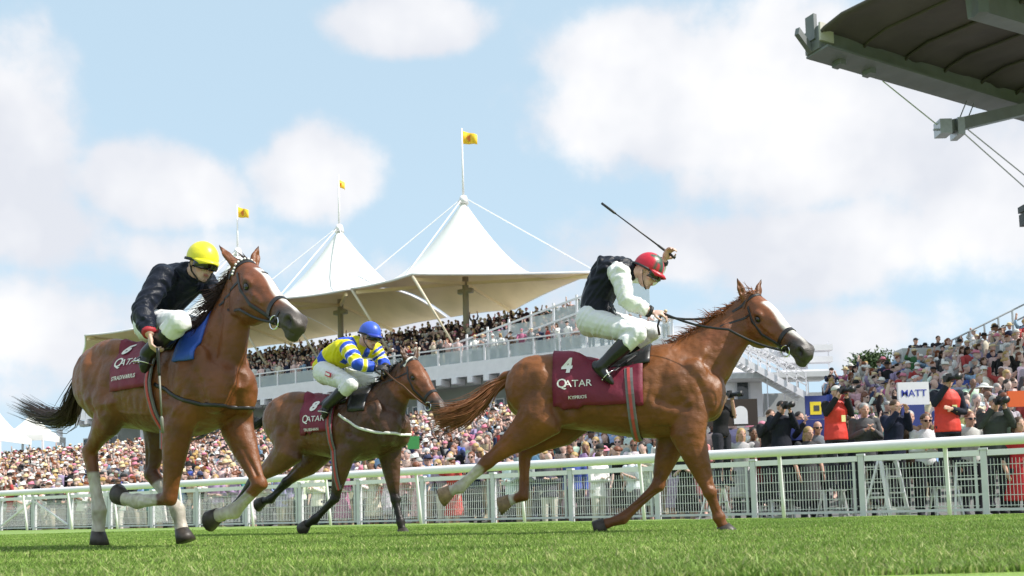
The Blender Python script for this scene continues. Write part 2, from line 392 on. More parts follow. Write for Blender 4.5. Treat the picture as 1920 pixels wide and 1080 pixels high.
# ------------------------------------------------------------------ the grandstand with tented roof
SA = nrm(V(-.866, .5, 0)); SB = nrm(V(.5, .866, 0)); S0 = V(3.3, 46.75, 0)
def sp(t, b, z): return S0+SA*t+SB*b+V(0, 0, z)
membrane = mat('white_tent_membrane', (.82, .82, .80), .6, noise=.03, nscale=.6)
shaded_underside = mat('tent_underside_shade', (.82, .66, .43), .8, noise=.06, nscale=.9)  # tan of the membrane's shaded, translucent underside put into the colour
decking = mat('stand_concrete', (.55, .56, .57), .8, noise=.12, nscale=1.3)
wallm = mat('grey_render', (.40, .42, .43), .85, noise=.12, nscale=1.1)
railglass = mat('balustrade_glass', (.62, .68, .70), .1, spec=.6, alpha=.42)
T0, T1 = -5.8, 42.0
def grandstand():
    g = empty('grandstand', sp(16, 0, 3), 'white two storey grandstand with balcony full of spectators under tented roof', 'grandstand'); off = np.array(g.location)
    def P(t, b, z): return sp(t, b, z)-off
    def slab(name, t0, t1, b0, b1, z0, z1, mt):
        m = MB(); m.box((P(t0, b0, z0)+P(t1, b1, z1))/2, (t1-t0, b1-b0, z1-z0), (SA, SB, V(0, 0, 1))); return m.build(name, mt, g)
    slab('deck', T0, T1, 0, 13, 7.75, 8.2, decking)
    slab('deck_fascia', T0-.02, T1+.02, -.12, -.003, 7.55, 8.34, white)
    slab('lower_wall', T0, T1, 3.0, 3.3, 2.6, 7.745, wallm)
    slab('end_wall', T0-.25, T0-.003, 3, 13, 2.6, 7.745, white)
    slab('base_slab', T0, T1, -2.2, 3.0, 2.2, 2.95, decking)
    # terrace steps of the balcony
    for i in range(1, 9): slab('terrace_step', 1.0 if i > 0 else T0, T1, .9+i*.78, 13 if i == 8 else .9+(i+1)*.78-.002, 8.203, 8.2+i*.36, decking)
    # joist ends under the balcony
    n = int((T1-T0)/1.05); br = None
    for i in range(n):
        t = T0+.5+i*1.05
        if br is None:
            m = MB(); m.box((0, 0, 0), (.34, .9, .34), (SA, SB, V(0, 0, 1))); br = m.build('joist_end', white, g); o = br
        else: o = br.copy(); COL.objects.link(o); o.parent = g
        o.location = P(t, .22, 7.36)
    m = MB(); m.box(P((T0+T1)/2, .9, 7.36), (T1-T0, .3, .36), (SA, SB, V(0, 0, 1))); m.build('edge_beam', wallm, g)
    # balustrade: posts, handrail, glass panels
    po = gl = None; s = 1.55
    for i in range(int((T1-T0)/s)):
        t = T0+.4+i*s
        if po is None:
            m = MB(); m.box((0, 0, .52), (.1, .08, 1.04), (SA, SB, V(0, 0, 1))); po = m.build('balustrade_post', white, g); o = po
            m = MB(); m.box(SA*(s/2)+V(0, 0, .5), (s-.16, .02, .78), (SA, SB, V(0, 0, 1))); gl = m.build('balustrade_panel', railglass, g); q = gl
        else:
            o = po.copy(); COL.objects.link(o); q = gl.copy(); COL.objects.link(q); o.parent = q.parent = g
        o.location = P(t, .1, 8.2); q.location = P(t, .1, 8.2)
    m = MB(); m.box(P((T0+T1)/2, .1, 9.27), (T1-T0, .11, .07), (SA, SB, V(0, 0, 1))); m.build('handrail', white, g)
    m = MB(); m.box(P((T0+T1)/2, .1, 8.275), (T1-T0, .07, .05), (SA, SB, V(0, 0, 1))); m.build('bottom_rail', white, g)
    # columns and windows of the lower storey
    co_ = wn = None
    for i in range(11):
        t = T0+1.5+i*4.9
        if co_ is None:
            m = MB(); m.tube([(0, 0, -4.6), (0, 0, 0)], .22, 12); co_ = m.build('column', white, g, True); o = co_
        else: o = co_.copy(); COL.objects.link(o); o.parent = g
        o.location = P(t, .9, 7.18)
    for i in range(22):
        t = T0+1.2+i*2.3
        if i % 5 == 4: continue
        if wn is None:
            m = MB(); m.box((0, 0, 0), (1.9, .1, 2.7), (SA, SB, V(0, 0, 1)))
            wn = MB().box((0, 0, 0), (.07, .14, 2.7), (SA, SB, V(0, 0, 1))).box(SA*.95, (.08, .14, 2.7), (SA, SB, V(0, 0, 1))).box(-SA*.95, (.08, .14, 2.7), (SA, SB, V(0, 0, 1))).box(V(0, 0, 1.35), (1.98, .142, .08), (SA, SB, V(0, 0, 1))).box(V(0, 0, -1.35), (1.98, .142, .08), (SA, SB, V(0, 0, 1))).build('window', white, g)
            pn = MB().box(SA*.475, (.88, .03, 2.62), (SA, SB, V(0, 0, 1))).build('pane', darkglass, wn); pn2 = MB().box(-SA*.475, (.88, .03, 2.62), (SA, SB, V(0, 0, 1))).build('pane', darkglass, wn); o = wn
        else: o = copy_tree(wn, g)
        o.location = P(t, 2.96, 5.2)
    # handrail of the lawn terrace in front of the lower storey
    m = MB()
    for z in (3.35, 3.9): m.beam(P(T0, -2.1, z), P(T1, -2.1, z), .06, .06)
    for i in range(34): m.beam(P(T0+.3+i*1.55, -2.1, 2.96), P(T0+.3+i*1.55, -2.1, 3.9), .05, .05, up=SB)
    m.build('terrace_railing', white, g)
    # glazed stair screen at the near end of the upper deck
    k = 0
    for i, t in enumerate((8.6, 7.2, 5.8, 4.4, 3.0, 1.6, .2, -1.2, -2.6)):
        h = .9+.26*i
        MB().box(P(t, 1.05, 8.2+h/2+.4), (.10, .10, h+.8), (SA, SB, V(0, 0, 1))).build('screen_post', white, g)
        MB().box(P(t-.7, 1.05, 8.2+h/2+.5), (1.26, .03, h), (SA, SB, V(0, 0, 1))).build('screen_panel', railglass, g)
    m = MB(); m.beam(P(8.8, 1.0, 9.55), P(-3.6, 1.0, 12.0), .08, .1); m.beam(P(8.6, .95, 8.7), P(-.6, .95, 10.6), .07, .1); m.build('screen_rail', white, g)
    return g
grandstand()

ZT, ZP, HB = 13.85, 19.9, 5.8
PEAKS = [(10.2, 5.7), (20.5, 5.7), (30.4, 5.7), (40.3, 5.7)]
def tent(k, label):
    t0, b0 = PEAKS[k]; ZP = 19.9 if k < 3 else 14.3
    e = empty('tent_canopy', sp(t0, b0, ZT), label, 'tent roof', 'peaked tents of the grandstand roof'); off = np.array(e.location)
    # outline of this tent (t, b, z) going round; first and last tent end in a pointed tip
    near = t0-9.0 if k == 0 else t0-4.95; far = t0+9.4 if k == 3 else t0+4.95
    out = []
    nodes = [(near, b0 if k == 0 else -.0+.5, 13.85), (t0, 0, 13.9), (far, b0+.2 if k == 3 else .5, 13.7 if k == 3 else 13.85), ]
    if k != 3: nodes += [(far, 11.4, 14.0)]
    nodes += [(t0, 12.0, 14.0)]
    if k != 0: nodes += [(near, 11.4, 14.0)]
    n = len(nodes); seg = 10
    for i in range(n):
        a = np.array(nodes[i]); b = np.array(nodes[(i+1) % n])
        seam = (abs(a[0]-b[0]) < .01)
        for j in range(seg):
            f = j/seg; p = a+(b-a)*f
            if not seam: p = p+(np.array([t0, b0, p[2]])-p)*(.045*4*f*(1-f))   # scalloped free edge
            if seam: p = p.copy(); p[2] += 1.1*4*f*(1-f)*0+0.9*math.sin(math.pi*f)
            out.append(p)
    m = MB(); rings = []; R = [1, .9, .78, .65, .52, .4, .3, .21, .13, .07, .035]
    for r in R:
        ring = []
        for p in out:
            q = np.array([t0+(p[0]-t0)*r, b0+(p[1]-b0)*r, 0]); dd_ = math.hypot(q[0]-t0, q[1]-b0); zz = p[2]+(ZP-p[2])*max(0, 1-dd_/6.4)**1.75*(1-r**4)
            ring.append(sp(q[0], q[1], zz)-off)
        rings.append(np.array(ring))
    m.loft(rings, caps=False); mem = m.build('membrane', membrane, e, True)
    m = MB(); m.loft([r-V(0, 0, .05) for r in rings], caps=False); m.build('shaded_underside', shaded_underside, e, True)  # lower sheet added to carry the tent's underside shade as tan
    edge = [sp(*p)-off for p in out]; edge.append(edge[0])
    m = MB(); m.tube(edge, .07, 6); m.build('edge_cable', white, e, True)
    # under-canopy trusses
    for (tt, bb) in ((t0, 0), (t0, 12.0), (near, nodes[0][1]), (far, nodes[2][1])):
        m = MB(); a = sp(tt, bb, 13.6)-off; b = sp(t0, b0, 14.5)-off; a = a+(b-a)*.04; m.beam(a, b, .16, .2); m.build('truss', shaded_underside, e)
    # ring on the peak and the mast below
    if k == 3: return e
    m = MB(); m.tube([sp(t0, b0, ZP-.25)-off, sp(t0, b0, ZP+.25)-off], [.34, .22], 14); m.build('peak_ring', white, e, True)
    m = MB(); m.tube([sp(t0, b0, 10.8)-off, sp(t0, b0, 14.9)-off], .2, 12); m.box(sp(t0, b0, 14.0)-off, (1.0, .35, .28), (SA, SB, V(0, 0, 1))); m.build('mast', mat('mast_paint', (.35, .30, .24), .5), e, True)
    # struts down to the front of the deck
    for (tt, bb) in ((t0, 0), (far, .5)) if k < 3 else ((t0, 0),):
        m = MB(); m.tube([sp(tt, bb+.05, 13.8)-off, sp(tt-1.6, bb+2.2, 9.5)-off], [.09, .06], 8); m.build('strut', mat('strut_paint', (.70, .62, .48), .5), e, True)
    for (tt, bb, z) in () if k == 3 else ((t0-8.9 if k == 0 else t0-4.9, 5.7 if k == 0 else 1.0, 13.65), (t0+4.8, .6, 13.6), (t0+.6, .2, 13.6)):
        m = MB(); m.tube([sp(t0, b0, ZP+.2)-off, sp(tt, bb, z+.35)-off], .036, 5); m.build('stay_cable', white, e)
    return e
tent(0, 'nearest and largest white peaked tent over the stand, behind the leading rider')
tent(1, 'middle white peaked tent of the stand roof, right of the yellow-capped rider')
tent(2, 'third white peaked tent of the stand roof, behind the left horse head')
tent(3, 'farthest white tent canopy of the stand roof, behind the crouched black-clad jockey')
yellow = mat('flag_yellow', (.85, .52, .02), .6); orange = mat('flag_orange', (.7, .18, .02), .6)
def flagpole(k, h, ang, size, label):
    t0, b0 = PEAKS[k]; e = empty('flagpole', sp(t0, b0, ZP+.2), label, 'flagpole', 'yellow flags on the tent peaks')
    MB().tube([(0, 0, 0), (0, 0, h)], [.075, .045], 8).build('pole', white, e, True)
    c, s = math.cos(ang), math.sin(ang); N = 10; vs = []
    for i in range(N+1):
        f = i/N; x = size*f
        for v in (0, .5, 1):
            z = h-.15-(1-v)*size*.85*(1-.25*f)-f*size*.38; y = .16*math.sin(f*6)*f
            vs.append((x*c-y*s, x*s+y*c, z))
    fs = [(i*3+j, (i+1)*3+j, (i+1)*3+j+1, i*3+j+1) for i in range(N) for j in range(2)]
    fl = MB().add(vs, fs).build('flag', yellow, e, True)
    so = fl.modifiers.new('s', 'SOLIDIFY'); so.thickness = .012
    m = MB()
    for off in (.03,-.03):
        cx, cz = size*.5, h-.15-size*.56
        ring = [(cx+size*.17*math.cos(a)*(1+.25*math.sin(3*a)), cz+size*.2*math.sin(a)) for a in np.linspace(0, 2*math.pi, 14)[:-1]]
        y0 = .16*math.sin(3)*.5+off
        m.add([(x*c-y0*s, x*s+y0*c, z) for x, z in ring], [tuple(range(13))])
    m.build('emblem', orange, fl)
flagpole(0, 4.5, -.15, 1.0, 'tallest flagpole with yellow flag on the nearest tent peak')
flagpole(1, 3.6, 1.2, .7, 'flagpole with furled yellow flag on the middle tent peak')
flagpole(2, 3.4, -.2, .95, 'flagpole with yellow flag above the left rider')

# ------------------------------------------------------------------ grandstand roof at top right, seen from below
def right_roof():
    brown = mat('brown_roof_fabric', (.088, .076, .068), .85, noise=.25, nscale=.8, bump=.3, bscale=2)
    grey = mat('roof_steel', (.16, .17, .18), .5, noise=.15, nscale=2, dirt=.4)
    A = at(1528, 92, 24.0); B = at(1960, 222, 28.9); B.z = A.z
    D = (B-A).normalized(); Cn = Vector((D.y, -D.x, 0)); Ln = (B-A).length
    e = empty('stand_roof', A, 'dark brown fabric stand roof jutting in at top right', 'roof')
    An = np.array(A); D_ = np.array(D); C_ = np.array(Cn); U = V(0, 0, 1)
    prof = [(0, -.25), (.4, -.08), (1.0, .0), (2.0, -.10), (3.2, -.2), (5.0, -.28), (8.5, -.28)]
    rings = []
    nr = 37
    for i in range(nr):
        u = -.05+(Ln+5)*i/(nr-1); w = abs(math.sin(i*math.pi/4.5)); w = .14*(1-w)**2
        rings.append([D_*u+C_*(c)+U*(h+.55-w*(1 if c > 0 else 0)*1.0) for c, h in prof])
    m = MB(); m.loft(rings, closed=False); sh = m.build('fabric_shell', brown, e, True)
    s = sh.modifiers.new('s', 'SOLIDIFY'); s.thickness = .06; s.offset = 1
    for i in range(0, nr, 4):
        u = -.05+(Ln+5)*i/(nr-1); m = MB(); m.tube([D_*u+C_*c+U*(h+.47) for c, h in prof], .05, 6); m.build('roof_rib', brown, e, True)
    m = MB(); m.box(D_*((Ln+5)/2)+U*.22, (Ln+5.2, .5, .62), (D_, C_, U)); m.box(D_*((Ln+5)/2)+U*-.13+C_*.1, (Ln+5.1, .75, .06), (D_, C_, U)); m.build('edge_beam', grey, e)
    m = MB(); m.beam(D_*-.05+C_*-.1+U*.0, D_*-.75+C_*.1+U*.28, .12, .22); m.box(D_*-.1+U*.55, (.12, .3, .7), (D_, C_, U)); m.build('end_bracket', grey, e)
    m = MB(); m.box(D_*.15+C_*.28+U*.35, (.5, .06, .5), (D_, C_, U)); m.build('end_plate', mat('pale_plate', (.5, .48, .42), .6), e)
    for u in (.9, 2.1): m = MB(); m.box(D_*u+U*-.22, (.22, .3, .16), (D_, C_, U)); m.build('drain_lug', grey, e)
    def w(px, py, d): return np.array(at(px, py, d))-An
    m = MB(); m.beam(w(1772, 240, 25.5), w(1960, 196, 27.5), .3, .34); m.build('outrigger', grey, e)
    m = MB(); m.box(w(1768, 241, 25.4), (.34, .4, .42)); m.box(w(1795, 242, 25.6), (.2, .5, .5)); m.box(w(1756, 243, 25.3), (.18, .05, .05)); m.build('outrigger_end', steel, e)
    m = MB()
    for a, b in (((1655, 152, 25.4), (1762, 238, 25.4)), ((1812, 190, 26.4), (1795, 232, 25.7)), ((1826, 194, 26.6), (1812, 228, 25.8)), ((1803, 246, 25.6), (1960, 386, 26.5)), ((1815, 243, 25.7), (1960, 360, 26.6))):
        m.tube([w(*a), w(*b)], .018, 5)
    m.build('stay_cable', steel, e)
    for u in (Ln+4.6,):
        b_ = D_*u-C_*1.6; m = MB(); m.beam(b_+U*.1, V(b_[0], b_[1], -An[2]-.55), .4, .4, up=(0, 1, 0)); m.beam(b_+U*-.3, D_*u+U*.1, .3, .3); m.build('roof_column', grey, e)
    m = MB(); m.beam(w(1826, 2, 21.5), w(1990, 52, 24), .4, .7); m.box(w(1838, 10, 21.3), (.25, .3, .5)); m.build('upper_beam', grey, e)
    m = MB(); m.box(w(1925, 392, 26), (.35, .3, .18)); m.box(w(1925, 412, 26), (.3, .25, .35)); m.build('floodlight', darkgrey, e)
right_roof()

# ------------------------------------------------------------------ white stair tower at the end of the stand
def stair_tower():
    o = at(1430, 800, 43); o.z = 2.6
    e = empty('stair_tower', o, 'white steel stair tower with landings and railings behind the leading horse', 'stairs'); on = np.array(o)
    def w(px, py, d): return np.array(at(px, py, d))-on
    X, Y, Z = V(1, 0, 0), V(0, 1, 0), V(0, 0, 1)
    def bx(name, px0, py0, px1, py1, d, th, mt):
        a = w(px0, py0, d); b = w(px1, py1, d); m = MB(); m.box((a+b)/2+Y*th/2, (abs(b[0]-a[0]), th, abs(b[2]-a[2]))); return m.build(name, mt, e)
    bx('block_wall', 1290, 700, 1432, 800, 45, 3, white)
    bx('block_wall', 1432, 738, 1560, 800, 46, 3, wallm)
    d = bx('door', 1378, 706, 1408, 758, 44.95, .06, greywhite); bx('door_glass', 1382, 712, 1404, 752, 44.92, .05, darkglass)
    # two flights of stairs, each with treads, strings and railings
    for (p0, p1, d) in (((1385, 672), (1512, 742), 43), ((1512, 690), (1400, 640), 44.5)):
        a = w(*p0, d); b = w(*p1, d)
        for s in (0, 1.1): m = MB(); m.beam(a+Y*s, b+Y*s, .07, .3); m.build('string', white, e)
        for i in range(14):
            f = (i+.5)/14; m = MB(); m.box(a+(b-a)*f+Y*.55, (.28, 1.02, .04)); m.build('tread', alu, e)
        for s in (-.05, 1.15):
            m = MB()
            for hgt in (.5, .8, 1.1): m.beam(a+Y*s+Z*hgt, b+Y*s+Z*hgt, .05, .05)
            for i in range(8): f = i/7; m.beam(a+(b-a)*f+Y*s, a+(b-a)*f+Y*s+Z*1.1, .05, .05, up=Y)
            m.build('stair_railing', white, e)
    for py in (648, 670, 694): bx('louvre', 1462, py, 1562, py+8, 44, .6, white)
    bx('louvre', 1440, 706, 1545, 712, 44, .6, white)
    for px in (1470, 1515, 1556): bx('post', px-3, 640, px+3, 760, 44.2, .14, white)
    for px in (1352, 1440): bx('post', px-3, 672, px+3, 800, 43.2, .14, white)
    bx('landing', 1372, 700, 1560, 705, 43.4, 1.6, decking)
stair_tower()

# ------------------------------------------------------------------ boards, signs
def board(name, px, py, d, wpx, hpx, mt, label, cat, arch=None, txt=None, extra=None, rz=0):
    c = at(px, py, d); s = d/F
    e = empty(name, c, label, cat, rz=rz)
    MB().box((0, 0, 0), (wpx*s, .06, hpx*s)).build('panel', mt, e)
    if arch:
        x, z, r, h = arch; ring = [(x+r*math.cos(a), z+h*.5+r*math.sin(a)) for a in np.linspace(0, math.pi, 12)]+[(x-r, z-h), (x+r, z-h)]
        MB().add([(p*s, -.036, q*s) for p, q in ring]+[(p*s, -.031, q*s) for p, q in ring], [tuple(range(13, -1, -1)), tuple(range(14, 28))]+[(i, (i+1) % 14, 14+(i+1) % 14, 14+i) for i in range(14)]).build('arch_panel', white, e)
    if txt:
        t, size, tm = txt; v, f = text_mesh(t, size, .002)
        MB().add(np.stack([v[:, 0], np.full(len(v), -.036), v[:, 1]], 1), f).build('lettering', tm, e)
    return e
bluepr = mat('sign_blue', (.03, .05, .38), .5); bluebd = mat('board_blue', (.028, .045, .22), .5); orangebd = mat('board_orange', (.75, .12, .02), .5)
brownbd = mat('board_brown', (.035, .022, .017), .6); yelbd = mat('board_yellow', (.85, .65, .03), .5)
board('name_sign', 1712, 738, 17.2, 58, 43, white, 'white placard with blue capital letters held above the crowd', 'sign', txt=('MATT', .185, bluepr))
board('brown_board', 1366, 774, 17.8, 108, 50, brownbd, 'dark brown board with white arched panel by the stair tower', 'board', arch=(22, -8, 13, 14))
b_ = board('blue_board', 1530, 764, 21.0, 40, 44, bluebd, 'blue board with a yellow patch behind the red-bibbed photographer', 'board'); MB().box((-.02, -.035, -.02), (.26, .006, .3)).build('yellow_patch', yelbd, b_); MB().box((.0, -.04, -.02), (.13, .006, .13)).build('dark_emblem', darkgrey, b_)
board('blue_banner', 1512, 806, 16.4, 92, 38, bluebd, 'plain blue banner low behind the running rail', 'banner')
board('blue_banner', 1712, 782, 17.0, 42, 46, bluebd, 'small blue banner under the white lettered placard', 'banner')
board('orange_board', 1908, 748, 18, 38, 30, orangebd, 'orange board at the right edge of the crowd', 'board')
board('green_board', 775, 830, 24, 22, 24, mat('board_green', (.05, .27, .07), .5), 'small bright green board held up in the crowd', 'sign')
# ------------------------------------------------------------------ people: one rig for everyone
skinm = mat('skin', objcol=True, rough=.5, noise=.06, nscale=20, spec=.35)
clothm = mat('cloth', objcol=True, rough=.85, noise=.14, nscale=14, bump=.25, bscale=26, spec=.2)
printm = mat('printed_cloth', objcol=True, rough=.85, noise=.55, nscale=28, spec=.2)
hairm = mat('hair', objcol=True, rough=.55, noise=.25, nscale=40)
strawm = mat('hat_straw', objcol=True, rough=.8, noise=.12, nscale=40)
shades = mat('sunglass_black', (.01, .01, .012), .1, spec=.8)
def two(a, b, f): return np.asarray(a)+(np.asarray(b)-np.asarray(a))*f
def hand(m, wr, d, pn, side, curl=1.0, n=6, s=1.0):
    """palm, four unequal bent fingers and a thumb off the side of the palm"""
    d = nrm(d); pn = nrm(pn-d*np.dot(pn, d)); sd = nrm(np.cross(d, pn))*side
    wr = np.asarray(wr, float); c = wr+d*.045*s
    m.ell(c, (.040*s, .050*s, .017*s), (sd, d, pn), 10, 6)
    for i, L in enumerate((.95, 1.08, 1.0, .8)):
        b = wr+d*.078*s+sd*(.030-.0195*i)*s; a = .25*curl; p = [b-d*.03*s, b]; dd = d
        for k, l in enumerate((.040, .028, .022)):
            a += curl*(.55 if k else .35); dd = d*math.cos(a)+pn*math.sin(a); p.append(p[-1]+dd*l*L*s)
        m.tube(p, [.0095*s, .0095*s, .0088*s, .0078*s, .006*s], n)
    t0 = wr+d*.022*s+sd*.028*s; t1 = t0+(d*.5+sd*.75+pn*.25)*.036*s; t2 = t1+(d*.85+sd*.1+pn*.5*curl)*.032*s; t3 = t2+(d*.8-sd*.3*curl+pn*.4*curl)*.024*s
    m.tube([t0, t1, t2, t3], [.012*s, .0115*s, .0098*s, .007*s], n)
def headmb(m, c, f, u, s=1.0, fine=True):
    f = nrm(f); u = nrm(u-f*np.dot(u, f)); l = np.cross(u, f); c = np.asarray(c, float)
    def h(a, b, d): return c+l*a*s+f*b*s+u*d*s
    m.ell(h(0, -.012, .025), (.074*s, .094*s, .092*s), (l, f, u), 16 if fine else 10, 10 if fine else 6)
    m.ell(h(0, .022, -.045), (.056*s, .066*s, .070*s), (l, f, u), 14 if fine else 8, 8 if fine else 5)
    if fine:
        m.ell(h(0, .062, -.098), (.026*s, .022*s, .018*s), (l, f, u), 10, 6)
        m.tube([h(0, .083, .012), h(0, .105, -.026), h(0, .088, -.036)], [.009*s, .0145*s, .011*s], 8)
        m.ell(h(0, .082, -.066), (.026*s, .010*s, .010*s), (l, f, u), 8, 5)
        for sd in (-1, 1):
            m.ell(h(sd*.034, .072, .018), (.026*s, .014*s, .008*s), (l, f, u), 8, 5)
            m.ell(h(sd*.045, .055, -.028), (.022*s, .022*s, .018*s), (l, f, u), 8, 5)
            m.ell(h(sd*.077, -.012, -.012), (.009*s, .022*s, .032*s), (l, f, u), 8, 6)
    return h
def torso(m, J, a=1.0, g=0.0, n=16, top=True):
    L = nrm(J['sh'][1]-J['sh'][0]); P = [J['pel']-nrm(J['wst']-J['pel'])*.06, J['pel'], J['wst'], two(J['wst'], J['chs'], .6), J['chs'], two(J['chs'], J['nck'], .62), J['nck']]
    r = [(.135, .10), (.16, .118), (.135, .10), (.150, .112), (.165, .118), (.13, .088), (.062, .062)]
    r = [(x*a+g, y*a+g) for x, y in r]
    m.tube(P, r, n, side=L)
def arms(m, J, g=0.0, n=10, k=(0, 1), upto=1.0, r0=.052):
    for i in k:
        s, e, w = J['sh'][i], J['el'][i], J['wr'][i]; w = two(e, w, upto)
        m.tube([two(s, J['chs'], .35), s, two(s, e, .5), e, two(e, w, .35), w], [r0+.012+g, r0+.006+g, r0-.004+g, r0-.012+g, r0-.012+g, .030+g], n, round_=False)
        m.ell(s, (.062+g,)*3, None, n, 6)
def legs(m, J, g=0.0, n=10, foot=True, upto=1.0, thick=1.0):
    for i in (0, 1):
        h, k, a = J['hip'][i], J['kn'][i], J['an'][i]; a_ = two(k, a, upto)
        m.tube([two(h, J['pel'], .4), h, two(h, k, .5), k, two(k, a_, .35), a_], [.10*thick+g, .095*thick+g, .078*thick+g, .056*thick+g, .054*thick+g, (.038*thick if upto > .8 else .052*thick)+g], n)
        if foot: m.tube([a-nrm(J['to'][i]-a)*.03, two(a, J['to'][i], .35), J['to'][i]], [.04+g, .042+g, .028+g], n, round_=True)
def body(J, voxel, fingers=True, s=1.0):
    m = MB(); torso(m, J, .92); arms(m, J); legs(m, J, foot=not J.get('nofoot'))
    m.tube([two(J['chs'], J['nck'], .7), J['nck'], two(J['nck'], J['hed'], .75)], [.075, .056, .052], 12)
    headmb(m, J['hed'], J['hf'], J['hu'], s)
    for i in (0, 1):
        d = J.get('hd', (None, None))[i]; d = nrm(J['wr'][i]-J['el'][i]) if d is None else d
        pn = J.get('pn', (None, None))[i]; pn = np.cross(d, (1, 0, 0)) if pn is None else pn
        if fingers: hand(m, J['wr'][i], d, pn, -1 if i == 0 else 1, J.get('curl', (1, 1))[i])
        else: m.ell(J['wr'][i]+d*.06, (.035, .07, .02), (np.cross(d, nrm(pn+V(.01, .02, .03))), d, nrm(pn+V(.01, .02, .03))), 8, 5)
    return remesh(m, 'person', voxel, 2, .4)

# ---- a standing figure facing -Y, feet at the origin
def stand(pose, h=1.72, lean=0.0, turn=0.0):
    k = h/1.75; P = lambda x, y, z: V(x*k, y*k, z*k)
    J = dict(pel=P(0, 0, .95), wst=P(0, .01, 1.10), chs=P(0, .0-lean*.1, 1.34), nck=P(0, .015-lean*.14, 1.49), hed=P(0, -.015-lean*.2, 1.625), hf=V(math.sin(turn), -1, -.05), hu=V(0, -.1*lean, 1),
             sh=[P(-.19, .01-lean*.12, 1.42), P(.19, .01-lean*.12, 1.42)], hip=[P(-.095, 0, .92), P(.095, 0, .92)], kn=[P(-.10, -.02, .50), P(.10, -.02, .50)],
             an=[P(-.11, .03, .08), P(.11, .03, .08)], to=[P(-.13, -.13, .03), P(.13, -.13, .03)])
    A = {'down': ((-.25, .03, 1.14), (-.24, -.08, .90)), 'clap': ((-.24, -.06, 1.15), (-.05, -.30, 1.27)), 'phone': ((-.22, -.22, 1.27), (-.07, -.33, 1.52)),
         'up': ((-.30, -.05, 1.62), (-.26, -.10, 1.90)), 'fist': ((-.34, -.10, 1.42), (-.27, -.20, 1.68)), 'fold': ((-.25, -.04, 1.13), (.05, -.22, 1.18)),
         'eyes': ((-.30, -.14, 1.42), (-.10, -.16, 1.62)), 'lean': ((-.27, -.12, 1.16), (-.17, -.36, 1.06)), 'cam': ((-.25, -.10, 1.26), (-.085, -.22, 1.545)), 'wave': ((-.38, -.05, 1.50), (-.42, -.12, 1.76))}
    l, r = pose; (e0, w0), (e1, w1) = A[l], A[r]
    J['el'] = [P(*e0), P(-e1[0], e1[1], e1[2])]; J['wr'] = [P(*w0), P(-w1[0], w1[1], w1[2])]
    J['hd'] = [None, None]; J['pn'] = [None, None]
    for i in (0, 1):
        if pose[i] in ('phone', 'cam', 'up', 'clap', 'wave', 'fist', 'eyes'): J['hd'][i] = nrm(V(.25*(1 if i == 0 else -1), -.1, 1)) if pose[i] != 'clap' else nrm(V(.5*(1 if i == 0 else -1), -.5, .6)); J['pn'][i] = V(1 if i == 0 else -1, -.3, 0)
        else: J['pn'][i] = V(1 if i == 0 else -1, .2, 0)
    J['curl'] = [.9 if p in ('phone', 'cam', 'fist', 'lean') else .35 for p in pose]
    return J
def top_mb(J, kind):
    m = MB()
    if kind == 'dress':
        torso(m, J, 1.0, .014); arms(m, J, .012, upto=.05)
        L = V(1, 0, 0); m.tube([J['wst'], J['pel'], J['pel']-V(0, .0, .25), J['pel']-V(0, 0, .5)], [(.15, .115), (.185, .14), (.22, .17), (.26, .2)], 14, side=L)
    elif kind == 'jacket':
        torso(m, J, 1.04, .022); arms(m, J, .019, upto=.94)
        m.tube([J['wst'], J['pel'], J['pel']-V(0, 0, .16)], [(.17, .13), (.19, .145), (.20, .155)], 14, side=V(1, 0, 0))
    elif kind == 'shirt': torso(m, J, 1.0, .015); arms(m, J, .014, upto=.9)
    elif kind == 'tee': torso(m, J, 1.0, .015); arms(m, J, .016, upto=-.0)
    return remesh(m, 'top', .017, 2, .4)
def hair_mb(J, kind):
    m = MB(); f = nrm(J['hf']); u = nrm(J['hu']-f*np.dot(J['hu'], f)); l = np.cross(u, f); c = J['hed']; ax = (l, f, u)
    if kind == 'short': m.ell(c-f*.020+u*.036, (.082, .094, .092), ax, 12, 6, lo=-5)
    elif kind == 'long': m.ell(c-f*.022+u*.034, (.086, .097, .095), ax, 12, 6, lo=-10); m.tube([c-f*.055+u*.02, c-f*.075-u*.09, c-f*.07-u*.19], [(.085, .05), (.095, .045), (.06, .03)], 10, side=l)
    elif kind == 'bun': m.ell(c-f*.022+u*.034, (.084, .096, .094), ax, 12, 6, lo=-10); m.ell(c-f*.115+u*.05, .04, ax, 8, 5)
    elif kind == 'bald': m.tube([c-f*.03-l*.08-u*.01, c-f*.10-u*.01, c-f*.03+l*.08-u*.01], [(.02, .012)]*3, 6)
    return m
